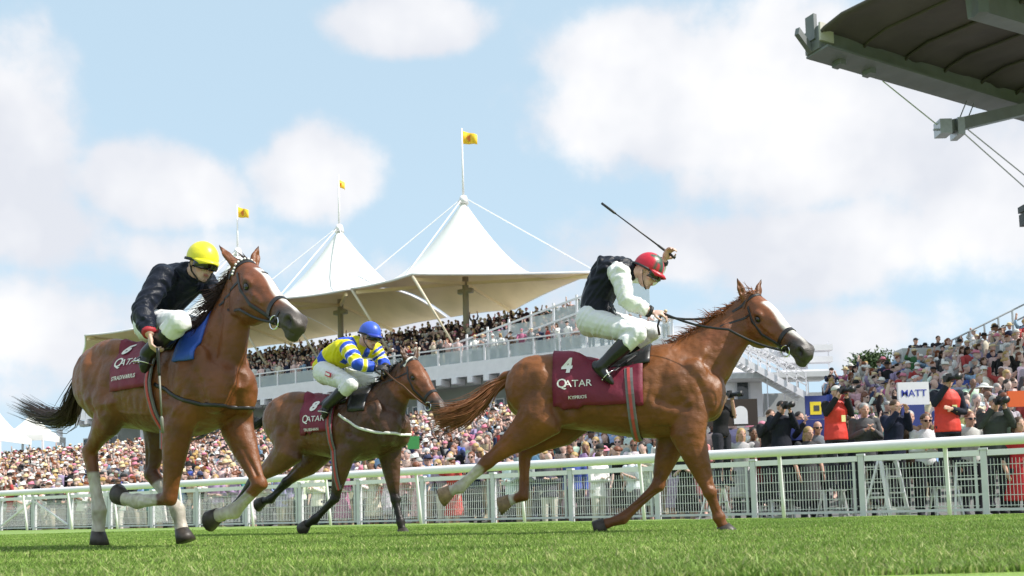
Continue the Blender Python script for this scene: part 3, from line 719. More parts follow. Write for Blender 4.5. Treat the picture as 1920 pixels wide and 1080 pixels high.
def hat_mb(J, kind):
    m = MB(); f = nrm(J['hf']); u = nrm(J['hu']-f*np.dot(J['hu'], f)); l = np.cross(u, f); c = J['hed']; ax = (l, f, u)
    def disc(z, r0, r1, dz=0, wob=0):
        th = np.linspace(0, 2*math.pi, 17)[:-1]
        R = lambda r, z: np.array([c-f*.015+l*math.cos(a)*r*.92+f*math.sin(a)*r+u*(z+wob*math.cos(2*a)) for a in th])
        m.loft([R(r0, z+.012), R(r1, z+dz+.008), R(r1, z+dz), R(r0, z)])
    if kind == 'panama':
        m.tube([c+u*.055-f*.015, c+u*.10-f*.015, c+u*.145-f*.015, c+u*.155-f*.012], [(.086, .102), (.084, .098), (.068, .082), (.045, .06)], 14, side=l); disc(.058, .08, .152, -.004, .012)
    elif kind == 'sunhat':
        m.ell(c+u*.06-f*.015, (.09, .105, .085), ax, 14, 5, lo=0); disc(.058, .085, .21, -.035, .01)
    elif kind == 'fascin':
        m.ell(c+u*.11+l*.04+f*.01, (.10, .10, .012), (nrm(l+u*.4), f, nrm(u-l*.4)), 14, 4); m.tube([c+u*.11+l*.03, c+u*.2+l*.08, c+u*.25+l*.02], [.012, .01, .002], 5)
    elif kind == 'cap':
        m.ell(c+u*.045-f*.015, (.084, .099, .085), ax, 14, 5, lo=-3); m.box(c+u*.052+f*.115, (.12, .09, .010), ax)
    return m
def glasses_mb(J):
    m = MB(); f = nrm(J['hf']); u = nrm(J['hu']-f*np.dot(J['hu'], f)); l = np.cross(u, f); c = J['hed']
    for sd in (-1, 1): m.ell(c+f*.082+l*sd*.034+u*.0, (.029, .010, .022), (l, f, u), 10, 5); m.beam(c+f*.075+l*sd*.062+u*.004, c-f*.01+l*sd*.082+u*.004, .006, .008)
    m.beam(c+f*.088-l*.015+u*.006, c+f*.088+l*.015+u*.006, .006, .008); return m

# ------------------------------------------------------------------ where the crowd stands
def line_t(px):                 # rail parameter at a picture column (the ground bearing)
    q = ray(px, 950); k = q.x/q.y; return (k*RA[1]-RA[0])/(RD[0]-k*RD[1])
def bank_z(x, y):
    d = float(rail_d(x, y)); t = (x-RA[0])*RD[0]+(y-RA[1])*RD[1]
    f = max(0, min(1.1, (d-3.2)/21.5)); return -.35+4.1*f
def to_px(p):
    d = Vector(p)-Vector((0, 0, CAMH)); z = d.dot(_f)
    if z < .5: return -999, 0, 1e9
    return 960+F*d.dot(_r)/z, PCY-F*d.dot(_u)/z, z
def lawn_bank():
    mb = MB(); T = np.linspace(-3, 85, 44); Dd = np.linspace(1.6, 25.4, 25); vs = []
    for d in Dd:
        for t in T: p = RA+RD*t+RB*d; vs.append((p[0], p[1], bank_z(p[0], p[1]) if d > 1.7 else -.38))
    n = len(T); g = mb.add(vs, [(j*n+i, j*n+i+1, (j+1)*n+i+1, (j+1)*n+i) for j in range(len(Dd)-1) for i in range(n-1)]).build('spectator_bank', mat('bank_paving', (.15, .15, .145), .9, noise=.25, nscale=2)); tag(g, 'sloping lawn the spectators stand on', kind='structure')
lawn_bank()
# raked standing terrace on the right: front edge, back edge as 3D lines
QA, QB = V(6.6, 17.6, -.2), V(14.5, 16.5, .6); QC, QD = V(11.6, 33.5, 3.35), V(22.0, 34.0, 6.0)
def qp(u, v): return (QA*(1-u)+QB*u)*(1-v)+(QC*(1-u)+QD*u)*v
NROW = 22
def right_terrace():
    e = empty('right_terrace', qp(.5, .5), 'raked standing terrace packed with spectators at the right', 'terrace'); off = np.array(e.location)
    for i in range(NROW):
        m = MB(); v0, v1 = i/NROW, (i+1)/NROW; a, b = qp(0, v0), qp(1, v0); c, d = qp(1, v1), qp(0, v1); c[2] = b[2]; d[2] = a[2]
        lo = V(0, 0, .9); m.add([p-off for p in (a, b, c, d)]+[p-off-lo for p in (a, b, c, d)], [(0, 1, 2, 3), (4, 7, 6, 5), (0, 4, 5, 1), (1, 5, 6, 2), (2, 6, 7, 3), (3, 7, 4, 0)]); m.build('terrace_step', concrete, e)
    m = MB()
    for hgt in (.55, 1.1): m.tube([qp(u, 1.0)-off+V(0, 0, hgt) for u in np.linspace(0, 1, 12)], .035, 6)
    for u in np.linspace(0, 1, 14): m.beam(qp(u, 1)-off, qp(u, 1)-off+V(0, 0, 1.1), .05, .05, up=(0, 1, 0))
    m.build('back_railing', steel, e)
    m = MB()
    for hgt in (.5, 1.0): m.tube([qp(0, v)-off+V(0, 0, hgt+.1) for v in np.linspace(0, 1, 12)], .03, 6)
    for v in np.linspace(0, 1, 9): m.beam(qp(0, v)-off, qp(0, v)-off+V(0, 0, 1.1), .05, .05, up=(0, 1, 0))
    m.build('side_railing', steel, e)
    # sloping stair rail that climbs to the right edge
    a = np.array(at(1740, 660, 33)); b = np.array(at(1950, 556, 33)); m = MB()
    for z in (0, .45): m.tube([a-off-V(0, 0, z), b-off-V(0, 0, z)], .035, 6)
    for f in np.linspace(0, 1, 9): p = a+(b-a)*f-off; m.beam(p, p-V(0, 0, 1.2), .05, .05, up=(0, 1, 0))
    m.build('stair_railing', steel, e)
    m = MB(); p = np.array(at(1733, 668, 32.6))-off; m.box(p, (1.9, .8, .5)); m.build('platform', decking, e)
right_terrace()
def paving():
    c = [RA+RD*t+RB*d for t, d in ((-70, 1.6), (75, 1.6), (75, 150), (-70, 150))]
    tag(MB().add([(p[0], p[1], -.53) for p in c], [(0, 1, 2, 3)]).build('enclosure_paving', mat('paving', (.17, .17, .165), .9, noise=.25, nscale=2)), 'grey paving of the spectator enclosure', kind='structure')
paving()

# ------------------------------------------------------------------ crowd
TOPC = [('cream', (.62, .55, .42)), ('white', (.75, .74, .72)), ('navy', (.025, .035, .09)), ('black', (.02, .02, .022)), ('pale pink', (.66, .44, .42)), ('red', (.48, .03, .03)), ('sky blue', (.24, .42, .62)),
        ('charcoal grey', (.08, .08, .085)), ('light grey', (.38, .38, .39)), ('beige', (.42, .33, .22)), ('lilac', (.36, .27, .48)), ('teal', (.03, .25, .26)), ('mustard', (.5, .36, .12)), ('brown', (.12, .065, .035)), ('green', (.06, .22, .07)), ('magenta', (.42, .10, .22)), ('coral', (.6, .28, .2)), ('royal blue', (.04, .08, .40))]
TOPC = [(n_, tuple(.22*sum(c_)/3+.78*x_ for x_ in c_)) for n_, c_ in TOPC]
TOPW = [9, 24, 13, 10, 14, 3, 7, 7, 10, 4, 7, 1.5, 1, 1.5, 1, 1.2, 2.5, 1.6]
SKIN = [(.60, .40, .34), (.64, .43, .37), (.55, .35, .28), (.66, .48, .42), (.22, .12, .085), (.60, .37, .31)]
HAIRC = [('dark haired', (.02, .013, .01)), ('brown haired', (.075, .038, .02)), ('blonde', (.42, .28, .11)), ('grey haired', (.33, .32, .31)), ('auburn', (.16, .05, .02))]
HATC = [('straw coloured', (.62, .50, .30)), ('white', (.75, .74, .71)), ('black', (.02, .02, .02)), ('pink', (.6, .22, .3)), ('navy', (.03, .04, .10))]
POSES = [('down', 'down'), ('clap', 'clap'), ('phone', 'phone'), ('up', 'down'), ('up', 'up'), ('fold', 'fold'), ('eyes', 'down'), ('fist', 'clap'), ('lean', 'lean'), ('wave', 'down')]
POSEW = [24, 26, 14, 3, 2, 12, 6, 4, 9, 3]
PTXT = {0: 'arms at the sides', 1: 'hands clapping', 2: 'holding both hands before the face', 3: 'one arm raised', 4: 'both arms raised high', 5: 'arms folded', 6: 'shading the eyes', 7: 'one fist up', 8: 'leaning forward', 9: 'waving one hand'}
proto = {}
def crowd_protos():
    for pi, ps in enumerate(POSES):
        J = stand(ps, 1.72, lean=.35 if ps[0] != 'lean' else 1.2, turn=(-.5, .3, 0, .4, -.2, .5, -.3, .2, 0, .35)[pi]); P = dict(J=J)
        b = body(J, .021, False); b.materials.append(skinm); P['body'] = b
        for k in ('jacket', 'shirt', 'tee', 'dress'):
            me = top_mb(J, k); me.materials.append(printm if k == 'dress' else clothm); P[k] = me
        m = MB(); legs(m, J, .016, 8, foot=True); me = remesh(m, 'trousers', .024, 1); me.materials.append(clothm); P['trousers'] = me
        for k in ('short', 'long', 'bun', 'bald'): P[k] = hair_mb(J, k).mesh(k, [hairm]); P[k].polygons.foreach_set('use_smooth', [True]*len(P[k].polygons))
        for k in ('panama', 'sunhat', 'fascin', 'cap'): P[k] = hat_mb(J, k).mesh(k, [strawm]); P[k].polygons.foreach_set('use_smooth', [True]*len(P[k].polygons))
        P['glasses'] = glasses_mb(J).mesh('sunglasses', [shades]); proto[pi] = P
crowd_protos()
# cheap single meshes for the far crowd: [vertices, faces, part id per vertex]
def far_protos():
    out = []
    for pi, ps in enumerate(POSES):
        J = stand(ps, 1.72, .35)
        for hat in ('none', 'none', 'panama', 'cap'):
            V_, F_, Pid = [], [], []
            def put(m, pid):
                n0 = sum(len(v) for v in V_); vv = np.concatenate(m.v); V_.append(vv); F_.extend([tuple(i+n0 for i in f) for f in m.f]); Pid.extend([pid]*len(vv))
            m = MB(); headmb(m, J['hed'], J['hf'], J['hu'], 1.0, False); 
            for i in (0, 1): m.ell(J['wr'][i]+V(0, 0, .03), (.045, .045, .06), None, 5, 3); m.tube([two(J['el'][i], J['wr'][i], .35), J['wr'][i]], [.042, .035], 5)
            put(m, 0)
            m = MB(); L = V(1, 0, 0); m.tube([J['pel']-V(0, 0, .1), J['wst'], J['chs'], two(J['chs'], J['nck'], .7), J['nck']], [(.19, .14), (.16, .12), (.185, .13), (.14, .09), (.07, .07)], 8, side=L)
            for i in (0, 1): m.tube([J['sh'][i], J['el'][i], two(J['el'][i], J['wr'][i], .4)], [.07, .055, .05], 5)
            put(m, 1)
            m = MB()
            for i in (0, 1): m.tube([J['hip'][i], J['an'][i]], [.1, .06], 5)
            put(m, 2)
            if hat == 'none': put(hair_mb(J, 'short' if pi % 2 else 'long'), 3)
            else: put(hat_mb(J, hat), 4)
            out.append((np.concatenate(V_), F_, np.array(Pid)))
    return out
def pick(seq, w, R): return R.choices(range(len(seq)), w)[0]
cands = []          # (position, heading, zone)
R0 = random.Random(21)
face = math.atan2(-RB[0], RB[1])*0
YAW = math.atan2(RB[0], RB[1])      # figures face -Y: turn so that they look across the rail
t = 8.6
for row in range(0, 29):
    d = 2.9+row*.80
    tt = line_t(1300)-row*1.1
    while tt < 75:
        tt += .47+.28*R0.random()
        p = RA+RD*tt+RB*(d+R0.uniform(-.25, .25))
        u = (p-S0)@SA; b_ = (p-S0)@SB
        if b_ > -2.4 and u < 43: continue
        if R0.random() < .06: continue
        hx_, hy_, _z = to_px(V(p[0], p[1], bank_z(p[0], p[1])+1.65))
        if hx_ > 1330 and d < 5.2 or hx_ > 1290 and hy_ < 790: continue
        cands.append((V(p[0], p[1], bank_z(p[0], p[1])), -YAW+R0.gauss(0, .35), 'lawn'))
for i in range(NROW):
    n = int(np.linalg.norm(qp(1, (i+.5)/NROW)-qp(0, (i+.5)/NROW))/.60)
    for j in range(n):
        if R0.random() < .06: continue
        u = (j+.2+.6*R0.random())/n; a = qp(u, (i+.45)/NROW); a[2] = qp(u, i/NROW)[2]
        if to_px(a)[0] > 1330: cands.append((a, .35+R0.gauss(0, .3), 'terrace'))
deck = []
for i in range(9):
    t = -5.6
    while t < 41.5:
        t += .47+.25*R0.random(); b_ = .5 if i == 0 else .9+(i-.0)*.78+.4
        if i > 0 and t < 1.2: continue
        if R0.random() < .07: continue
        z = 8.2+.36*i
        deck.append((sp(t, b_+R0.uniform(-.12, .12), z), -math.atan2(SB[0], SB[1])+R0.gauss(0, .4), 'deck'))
for i in range(2):
    t = -5.6
    while t < 41: t += .6+1.2*R0.random(); deck.append((sp(t, -1.6+i*2.0, 2.95), -math.atan2(SB[0], SB[1])+R0.gauss(0, .5), 'deck'))
vis = []
for c in cands:
    px, py, z = to_px(c[0]+V(0, 0, 1.6))
    if -20 < px < 1940: vis.append((z, px, c))
vis.sort(key=lambda q: q[0])
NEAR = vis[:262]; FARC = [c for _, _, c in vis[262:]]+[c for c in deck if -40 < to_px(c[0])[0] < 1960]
# free-standing gaps where the photographers are
LAND = [(60, 'behind the left end of the running rail'), (190, 'under the tail of the left horse'), (300, 'between the legs of the left horse'), (430, 'beside the forelegs of the left horse'), (530, 'behind the hind legs of the middle horse'), (640, 'below the belly of the middle horse'),
        (750, 'behind the forelegs of the middle horse'), (860, 'under the tail of the leading horse'), (960, 'behind the hind legs of the leading horse'), (1100, 'below the belly of the leading horse'), (1250, 'behind the forelegs of the leading horse'), (1400, 'beside the brown board'), (1500, 'by the blue board'),
        (1600, 'right of the blue board'), (1712, 'near the white placard'), (1800, 'right of the white placard'), (1900, 'at the right edge of the terrace')]
used_labels = set()
def crowd_people():
    R = random.Random(4)
    for z, px, (p, yaw, zone) in NEAR:
        where = min(LAND, key=lambda q: abs(q[0]-px))[1]
        for tr in range(200):
            pi = pick(POSES, POSEW, R); female = R.random() < .48
            ci = pick(TOPC, TOPW, R); kind = R.choice(['dress', 'dress', 'tee', 'shirt']) if female else R.choice(['jacket', 'jacket', 'shirt', 'tee'])
            head = R.choices(['none', 'panama', 'sunhat', 'fascin', 'cap'], [6, 0, 1.6, 1.6, .2] if female else [6, 3, 0, 0, .8])[0]
            hi = R.randrange(5); hc = R.randrange(5); shade = R.random() < .35
            ht = {'panama': 'panama hat', 'sunhat': 'wide sun hat', 'fascin': 'feathered fascinator', 'cap': 'peaked cap'}.get(head)
            crown = f'{HATC[hc][0]} {ht}' if ht else ''
            gar = {'dress': 'patterned dress', 'jacket': 'jacket', 'shirt': 'long-sleeved shirt', 'tee': 'short-sleeved top'}[kind]
            lab = f"{HAIRC[hi][0]} spectator in {TOPC[ci][0]} {gar}" + (f" and {crown}" if crown else (' and sunglasses' if shade else '')) + f", {PTXT[pi]}, {where}"
            if len(lab.split()) > 20: continue
            if len(lab.split()) > 16: lab = f"spectator in {TOPC[ci][0]} {gar}" + (f", {crown}" if crown else '') + f", {where}"
            if len(lab.split()) > 16 or lab in used_labels: continue
            break
        used_labels.add(lab)
        P = proto[pi]; h = R.uniform(.93, 1.05)
        o = link('person', P['body']); o.location = p; o.rotation_euler = (0, 0, yaw); o.scale = (h, h, h); o.color = (*R.choice(SKIN), 1)
        tag(o, lab, 'person', 'spectators standing behind the rail')
        def part(nm, me, col): c = link(nm, me, o); c.color = (*col, 1); return c
        jit = lambda c: tuple(min(.9, max(.005, x*R.uniform(.85, 1.15))) for x in c)
        part({'dress': 'dress', 'jacket': 'jacket', 'shirt': 'shirt', 'tee': 'top'}[kind], P[kind], jit(TOPC[ci][1]))
        if kind != 'dress': part('trousers', P['trousers'], R.choice([(.03, .035, .06), (.05, .05, .055), (.35, .3, .22), (.12, .12, .13), (.55, .52, .46)]))
        part('hair', P[R.choice(['long', 'long', 'bun'])] if female else P[R.choice(['short', 'short', 'short', 'bald'])], HAIRC[hi][1])
        if ht: part('hat', P[head], HATC[hc][1])
        if shade: part('sunglasses', P['glasses'], (.01, .01, .01))
crowd_people()
def far_crowd():
    fp = far_protos(); R = random.Random(9)
    m = mat('far_crowd', attr=True, rough=.8, spec=.2)
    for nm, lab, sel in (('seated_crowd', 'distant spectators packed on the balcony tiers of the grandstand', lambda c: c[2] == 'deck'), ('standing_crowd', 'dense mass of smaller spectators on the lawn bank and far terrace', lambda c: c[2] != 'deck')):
        Vs, Cs, loops, starts, tot = [], [], [], [], 0; n0 = 0
        for p, yaw, zone in FARC:
            if not sel((p, yaw, zone)): continue
            v, f, pid = fp[pick(POSES, POSEW, R)*4+R.randrange(4)]; s = R.uniform(.93, 1.05); c, si = math.cos(yaw), math.sin(yaw)
            w = np.stack([v[:, 0]*c-v[:, 1]*si, v[:, 0]*si+v[:, 1]*c, v[:, 2]], 1)*s+p; Vs.append(w)
            t = TOPC[pick(TOPC, TOPW, R)][1]; k = R.uniform(.8, 1.15)
            if zone == 'deck' and ((p-S0)@SB) > 1.2 and R.random() < .8: t = R.choice([(.02, .02, .025), (.03, .02, .022), (.05, .025, .03), (.03, .03, .05), (.10, .06, .05)])  # canopy shade over the rear balcony rows put into darker clothing colours
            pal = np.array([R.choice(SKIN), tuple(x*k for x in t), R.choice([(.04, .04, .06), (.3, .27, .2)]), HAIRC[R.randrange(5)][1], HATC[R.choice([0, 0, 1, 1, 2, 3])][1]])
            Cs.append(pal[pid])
            for q in f: loops.extend(i+n0 for i in q); starts.append(tot); tot += len(q)
            n0 += len(v)
        me = bpy.data.meshes.new(nm); P = np.concatenate(Vs); me.vertices.add(len(P)); me.vertices.foreach_set('co', P.ravel()); me.loops.add(tot); me.loops.foreach_set('vertex_index', loops)
        me.polygons.add(len(starts)); me.polygons.foreach_set('loop_start', starts); me.update(calc_edges=True); me.polygons.foreach_set('use_smooth', [True]*len(me.polygons))
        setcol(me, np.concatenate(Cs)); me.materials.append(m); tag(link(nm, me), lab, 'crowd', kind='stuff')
far_crowd()
# ------------------------------------------------------------------ racehorses
coat = None
def coat_mat():
    m = mat('horse_coat', rough=.36, spec=.42, attr=True, noise=.34, nscale=5)
    N = m.node_tree.nodes; L = m.node_tree.links; b = N['Principled BSDF']
    tc = N.new('ShaderNodeTexCoord')
    mp = N.new('ShaderNodeMapping'); mp.inputs['Scale'].default_value = (14, 40, 34); L.new(tc.outputs['Object'], mp.inputs[0])
    t = N.new('ShaderNodeTexNoise'); t.inputs['Scale'].default_value = 2.2; t.inputs['Detail'].default_value = 6; t.inputs['Roughness'].default_value = .7
    t2 = N.new('ShaderNodeTexNoise'); t2.inputs['Scale'].default_value = 6.5; t2.inputs['Detail'].default_value = 2; L.new(tc.outputs['Object'], t2.inputs['Vector'])
    L.new(mp.outputs[0], t.inputs['Vector'])
    s = N.new('ShaderNodeMath'); s.operation = 'MULTIPLY_ADD'; L.new(t.outputs['Fac'], s.inputs[0]); s.inputs[1].default_value = .10; L.new(t2.outputs['Fac'], s.inputs[2])
    k = N.new('ShaderNodeBump'); k.inputs['Strength'].default_value = .7; k.inputs['Distance'].default_value = .05
    L.new(s.outputs[0], k.inputs['Height']); L.new(k.outputs[0], b.inputs['Normal'])
    r = N.new('ShaderNodeMapRange'); r.inputs['To Min'].default_value = .28; r.inputs['To Max'].default_value = .55; L.new(t.outputs['Fac'], r.inputs['Value']); L.new(r.outputs[0], b.inputs['Roughness'])
    return m
hair_m = {}
def hair_mat(name, col):
    return mat(name, col, .5, spec=.35, noise=.35, nscale=14)
maroon = mat('maroon_cloth', (.17, .008, .032), .6, noise=.2, nscale=5, bump=.25, bscale=22)
clothwhite = mat('cloth_print_white', (.8, .78, .76), .6)
leather = mat('black_leather', (.014, .012, .012), .35, noise=.2)
brownleather = mat('brown_leather', (.12, .05, .022), .4, noise=.2)
whitestrap = mat('white_strap', (.72, .72, .68), .5)
chrome = mat('chrome', (.75, .75, .76), .12, metal=1)
hoofm = mat('hoof_horn', (.045, .036, .03), .5, noise=.4, nscale=30)
hoofpale = mat('hoof_horn_pale', (.26, .17, .10), .5, noise=.35, nscale=30)
eyem = mat('horse_eye', (.01, .006, .004), .05, spec=.8)
girthm = mat('girth_grey', (.16, .16, .17), .6); girthr = mat('girth_red', (.45, .06, .06), .6); saddlem = mat('saddle_black', (.02, .02, .022), .4)
bluesad = mat('saddle_pad_blue', (.03, .10, .5), .55, noise=.12, nscale=9)

class Frame:
    def __init__(s, px, depth, psi):
        p = at(px, 900, depth); a = math.radians(psi); s.psi = a
        s.o = V(p.x, p.y, 0); s.x = V(math.cos(a), -math.sin(a), 0); s.y = V(math.sin(a), math.cos(a), 0); s.z = V(0, 0, 1)
    def loc(s, px, py, lat):
        r = np.array(ray(px, py)); C = V(0, 0, CAMH); t = ((s.o-C)@s.y+lat)/(r@s.y); q = C+t*r-s.o
        return V(q@s.x, q@s.y, q@s.z)

TR = [(-.93, 1.24, 1.08, .05), (-.90, 1.32, 1.00, .13), (-.80, 1.425, .92, .205), (-.64, 1.49, .86, .262), (-.45, 1.50, .84, .275), (-.25, 1.455, .815, .275),
      (-.05, 1.415, .775, .285), (.12, 1.425, .745, .282), (.28, 1.475, .73, .262), (.42, 1.475, .745, .248), (.56, 1.42, .79, .238), (.70, 1.33, .85, .205), (.80, 1.22, .94, .15), (.845, 1.13, 1.02, .07)]
def horse(name, label, fr, J, C, girth_x=.16, voxel=.0105):
    """J: joints in the horse's own frame (x forward, y left, z up), C: colours and markings"""
    mb = MB(); Yl = V(0, 1, 0); n = 26
    dz = J.get('dz', 0); dx = J.get('dx', 0); sx = J.get('sx', 1)
    rings = []
    for x, zt, zb, w in TR:
        zt -= J.get('low', 0)*float(sstep(.35, -.05, x)); zc = (zt+zb)/2; h = (zt-zb)/2; ring = []
        for i in range(n):
            a = 2*math.pi*i/n; cy, cz = math.cos(a), math.sin(a)
            top = max(cz, 0); k = 1-.34*top**1.6*(1 if x > -.4 else .45)         # roof-shaped back and withers
            ring.append((x*sx+dx, w*np.sign(cy)*abs(cy)**.88*k, zc+h*np.sign(cz)*abs(cz)**.92+dz))
        rings.append(ring)
    mb.loft(rings)
    lw = J.get('low', 0); LZ = lambda x, z: z-lw*float(sstep(.35, -.05, x)*sstep(1.0, 1.42, z)); TX = lambda x, y, z: V(x*sx+dx, y, LZ(x, z)+dz)
    # neck
    P = J['poll']; M = J['muzzle']; hl = np.linalg.norm(M-P)
    hx = nrm(M-P); lat = nrm(np.cross(V(0, 0, 1), hx)); fn = nrm(np.cross(hx, lat)); rl = J.get('roll', 0); lat, fn = nrm(lat*math.cos(rl)+fn*math.sin(rl)), nrm(fn*math.cos(rl)-lat*math.sin(rl)); hd = -fn
    nb = TX(.50, 0, 1.16); mid = J.get('neckmid'); 
    ne = P+hx*.03+hd*.125
    if mid is None: mid = (nb+ne)/2+V(.02, 0, .015)
    ctr = []
    for f in np.linspace(0, 1, 8): ctr.append((1-f)**2*nb+2*f*(1-f)*(2*mid-.5*(nb+ne))+f*f*ne)
    dep = [.345, .30, .262, .225, .196, .172, .155, .142]; wid = [.185, .155, .128, .108, .094, .085, .080, .076]
    prev = None; rings = []
    for i, c in enumerate(ctr):
        t = nrm(ctr[min(i+1, 7)]-ctr[max(i-1, 0)]); a = nrm(Yl-t*np.dot(Yl, t)); b = np.cross(t, a)      # b up/back = crest
        if b[2] < 0: b = -b
        wk = J.get('neckw', 1.06); ring = []
        for k in range(18):
            th = 2*math.pi*k/18; cb = math.sin(th); ring.append(c+a*wid[i]*wk*math.cos(th)*(1-.45*max(cb, 0)**1.5)+b*dep[i]*cb)
        rings.append(np.array(ring))
    mb.loft(rings)
    # head
    s = hl/.60
    HP = [(-.055, .02, .10, .045), (-.02, -.012, .165, .066), (.06, -.022, .225, .082), (.13, -.026, .282, .092), (.19, -.024, .288, .096), (.25, -.016, .262, .084),
          (.31, -.006, .205, .066), (.38, .002, .165, .057), (.45, .004, .142, .052), (.51, .0, .135, .056), (.56, .004, .138, .058), (.60, .018, .132, .050), (.63, .042, .115, .034)]
    def hp(t, d, l): return P+hx*t*s+hd*d*s+lat*l*s
    rings = []
    for t, d0, d1, w in HP:
        ring = []
        for k in range(18):
            th = 2*math.pi*k/18; q = math.sin(th); dd = (d0+d1)/2+(d1-d0)/2*np.sign(q)*abs(q)**.9
            sh = 1-.28*max(q, 0)**2 if t < .4 else 1-.1*max(q, 0)
            ring.append(hp(t, dd, w*np.sign(math.cos(th))*abs(math.cos(th))**.85*sh))
        rings.append(np.array(ring))
    mb.loft(rings)
    for sd in (-1, 1):
        mb.ell(hp(.175, .045, sd*.078), (.05*s, .022*s, .03*s), (hx, lat, hd), 10, 6)       # brow over the eye
        mb.ell(hp(.14, .17, sd*.068), (.085*s, .03*s, .09*s), (hx, lat, hd), 10, 6)          # cheek
        mb.tube([hp(.24, .075, sd*.078), hp(.34, .085, sd*.058)], .014*s, 6)                    # cheek bone
        mb.ell(hp(.565, .045, sd*.046), (.045*s, .022*s, .034*s), (hx, lat, hd), 10, 6)      # nostril
        # ear
        ed = J['ear'][0 if sd < 0 else 1]; base = hp(-.02, .03, sd*.06); ax = nrm(np.cross(ed, lat)); L_ = .142*s
        mb.tube([base-ed*.03, base+ed*.02, base+ed*.07*s, base+ed*.095*s, base+ed*L_], [(.026*s, .024*s), (.032*s, .022*s), (.036*s, .018*s), (.024*s, .012*s), (.006, .006)], 8, side=lat)
    mb.ell(hp(.585, .135, 0), (.045*s, .04*s, .022*s), (hx, lat, hd), 10, 6)                 # lower lip
    # legs
    socks = []; hooves = []
    def lerp(a, b, f): return a+(b-a)*f
    def leg(kind, j, sd):
        if kind == 'f':
            el, kn, ft, to = j; shp = TX(.60, sd*.135, 1.10)
            cor = lerp(ft, to, .62)
            pts = [shp, lerp(shp, el, .6), el, lerp(el, kn, .35), lerp(el, kn, .75), kn-nrm(kn-el)*.045, kn, lerp(kn, ft, .18), lerp(kn, ft, .5), lerp(kn, ft, .82), ft, lerp(ft, cor, .55), cor]
            r = [(.085, .14), (.09, .145), (.078, .118), (.064, .088), (.045, .056), (.040, .047), (.043, .05), (.033, .038), (.027, .036), (.030, .039), (.041, .050), (.032, .036), (.038, .044)]
        else:
            hip = TX(-.60, sd*.13, 1.18); st, hk, ft, to = j; cor = lerp(ft, to, .62)
            pts = [hip, lerp(hip, st, .5), st, lerp(st, hk, .3), lerp(st, hk, .65), hk-nrm(hk-st)*.06, hk, lerp(hk, ft, .2), lerp(hk, ft, .5), lerp(hk, ft, .82), ft, lerp(ft, cor, .55), cor]
            r = [(.125, .25), (.125, .215), (.10, .165), (.074, .118), (.05, .07), (.038, .056), (.044, .058), (.035, .048), (.030, .04), (.031, .042), (.043, .052), (.033, .038), (.040, .046)]
            d1 = nrm(hk-st); d2 = nrm(ft-hk); bk = nrm(d1-d2)
            mb.ell(hk+bk*.022, (.026, .045, .045), None, 8, 6)
            a = lerp(st, hk, .55)+bk*.04; mb.tube([a, lerp(a, hk+bk*.05, .6), hk+bk*.05], [.022, .014, .02], 6)
        r = [x if i_ < 2 else (x[0]*(1.16 if i_ < 5 else 1.12*J.get('legk', 1)), x[1]*(1.18 if i_ < 5 else 1.10*J.get('legk', 1))) for i_, x in enumerate(r)]
        mb.tube(pts, r, 14, side=Yl)
        socks.append((kind, sd, j, cor))
        # hoof: a cut cone from the coronet to the ground surface
        d = nrm(to-ft); a = nrm(Yl-d*np.dot(Yl, d)); b = nrm(np.cross(d, a)); b = b if b[0] > 0 or abs(b[0]) < .3 and b[2] > 0 else -b
        tp = cor-d*.012; bt = cor+d*.085
        rr = []
        for c_, k_, fw in ((tp, .047, 0), (lerp(tp, bt, .5), .058, .012), (bt, .068, .024)):
            th = np.arange(14)*2*math.pi/14; rr.append(c_+b*fw+np.outer(np.cos(th)*k_, a)+np.outer(np.sin(th)*k_*1.12, b))
        hooves.append((rr, kind, sd))
    leg('f', J['rf'], -1); leg('f', J['lf'], 1); leg('h', J['rh'], -1); leg('h', J['lh'], 1)
    # big muscle masses
    for sd in (-1, 1):
        mb.ell(TX(.56, sd*.150, 1.10), (.15, .085, .23), (nrm(V(1, 0, -.35)), Yl, nrm(V(.35, 0, 1))), 14, 8)
        mb.ell(TX(.36, sd*.18, .98), (.20, .075, .17), None, 12, 8)
        mb.ell(TX(.70, sd*.105, 1.02), (.13, .105, .17), None, 12, 8)
        mb.ell(TX(-.64, sd*.15, 1.21), (.27, .125, .255), None, 14, 8)
        mb.ell(TX(-.48, sd*.13, 1.40), (.28, .10, .10), None, 12, 8)
        mb.ell(TX(-.42, sd*.16, 1.02), (.2, .1, .17), None, 12, 8)
    mb.tube([TX(-.86, 0, 1.36), TX(-.95, 0, 1.36), TX(-1.02, 0, 1.30)], [.055, .04, .03], 10, round_=True)     # dock of the tail
    me = remesh(mb, 'horse_body', voxel, 10, .5)
    # ---- muscles, hollows and veins pressed into the surface
    Pt = mesh_np(me); Nn = np.empty(len(Pt)*3); me.vertices.foreach_get('normal', Nn); Nn = Nn.reshape(-1, 3); D = np.zeros(len(Pt))
    def press(a, b, r, amt, side=0):
        d, t = segd(Pt, a, b); w = np.exp(-(d/r)**2)*amt*1.45
        D[:] += w
    for sd in (-1, 1):
        w = .25*sd
        press(TX(.47, w, 1.36), TX(.70, w, 1.06), .035, -.012); press(TX(.40, w, 1.34), TX(.34, w, 1.02), .04, -.012); press(TX(.34, w, 1.0), TX(.55, w, .93), .03, -.012)
        press(TX(.50, w, 1.30), TX(.50, w, 1.05), .05, .008); press(TX(-.28, w, 1.16), TX(-.34, w, .98), .06, -.020); press(TX(-.42, w*1.1, 1.30), TX(-.48, w, 1.04), .03, -.010)
        press(TX(-.72, w*.9, 1.36), TX(-.76, w*.7, .98), .028, -.011); press(TX(-.60, w, 1.32), TX(-.58, w, 1.05), .06, .010)
        for i in range(7): x = -.2+i*.075; press(TX(x+.03, w*1.05, 1.16), TX(x-.03, w*1.05, .92), .016, -.0035)
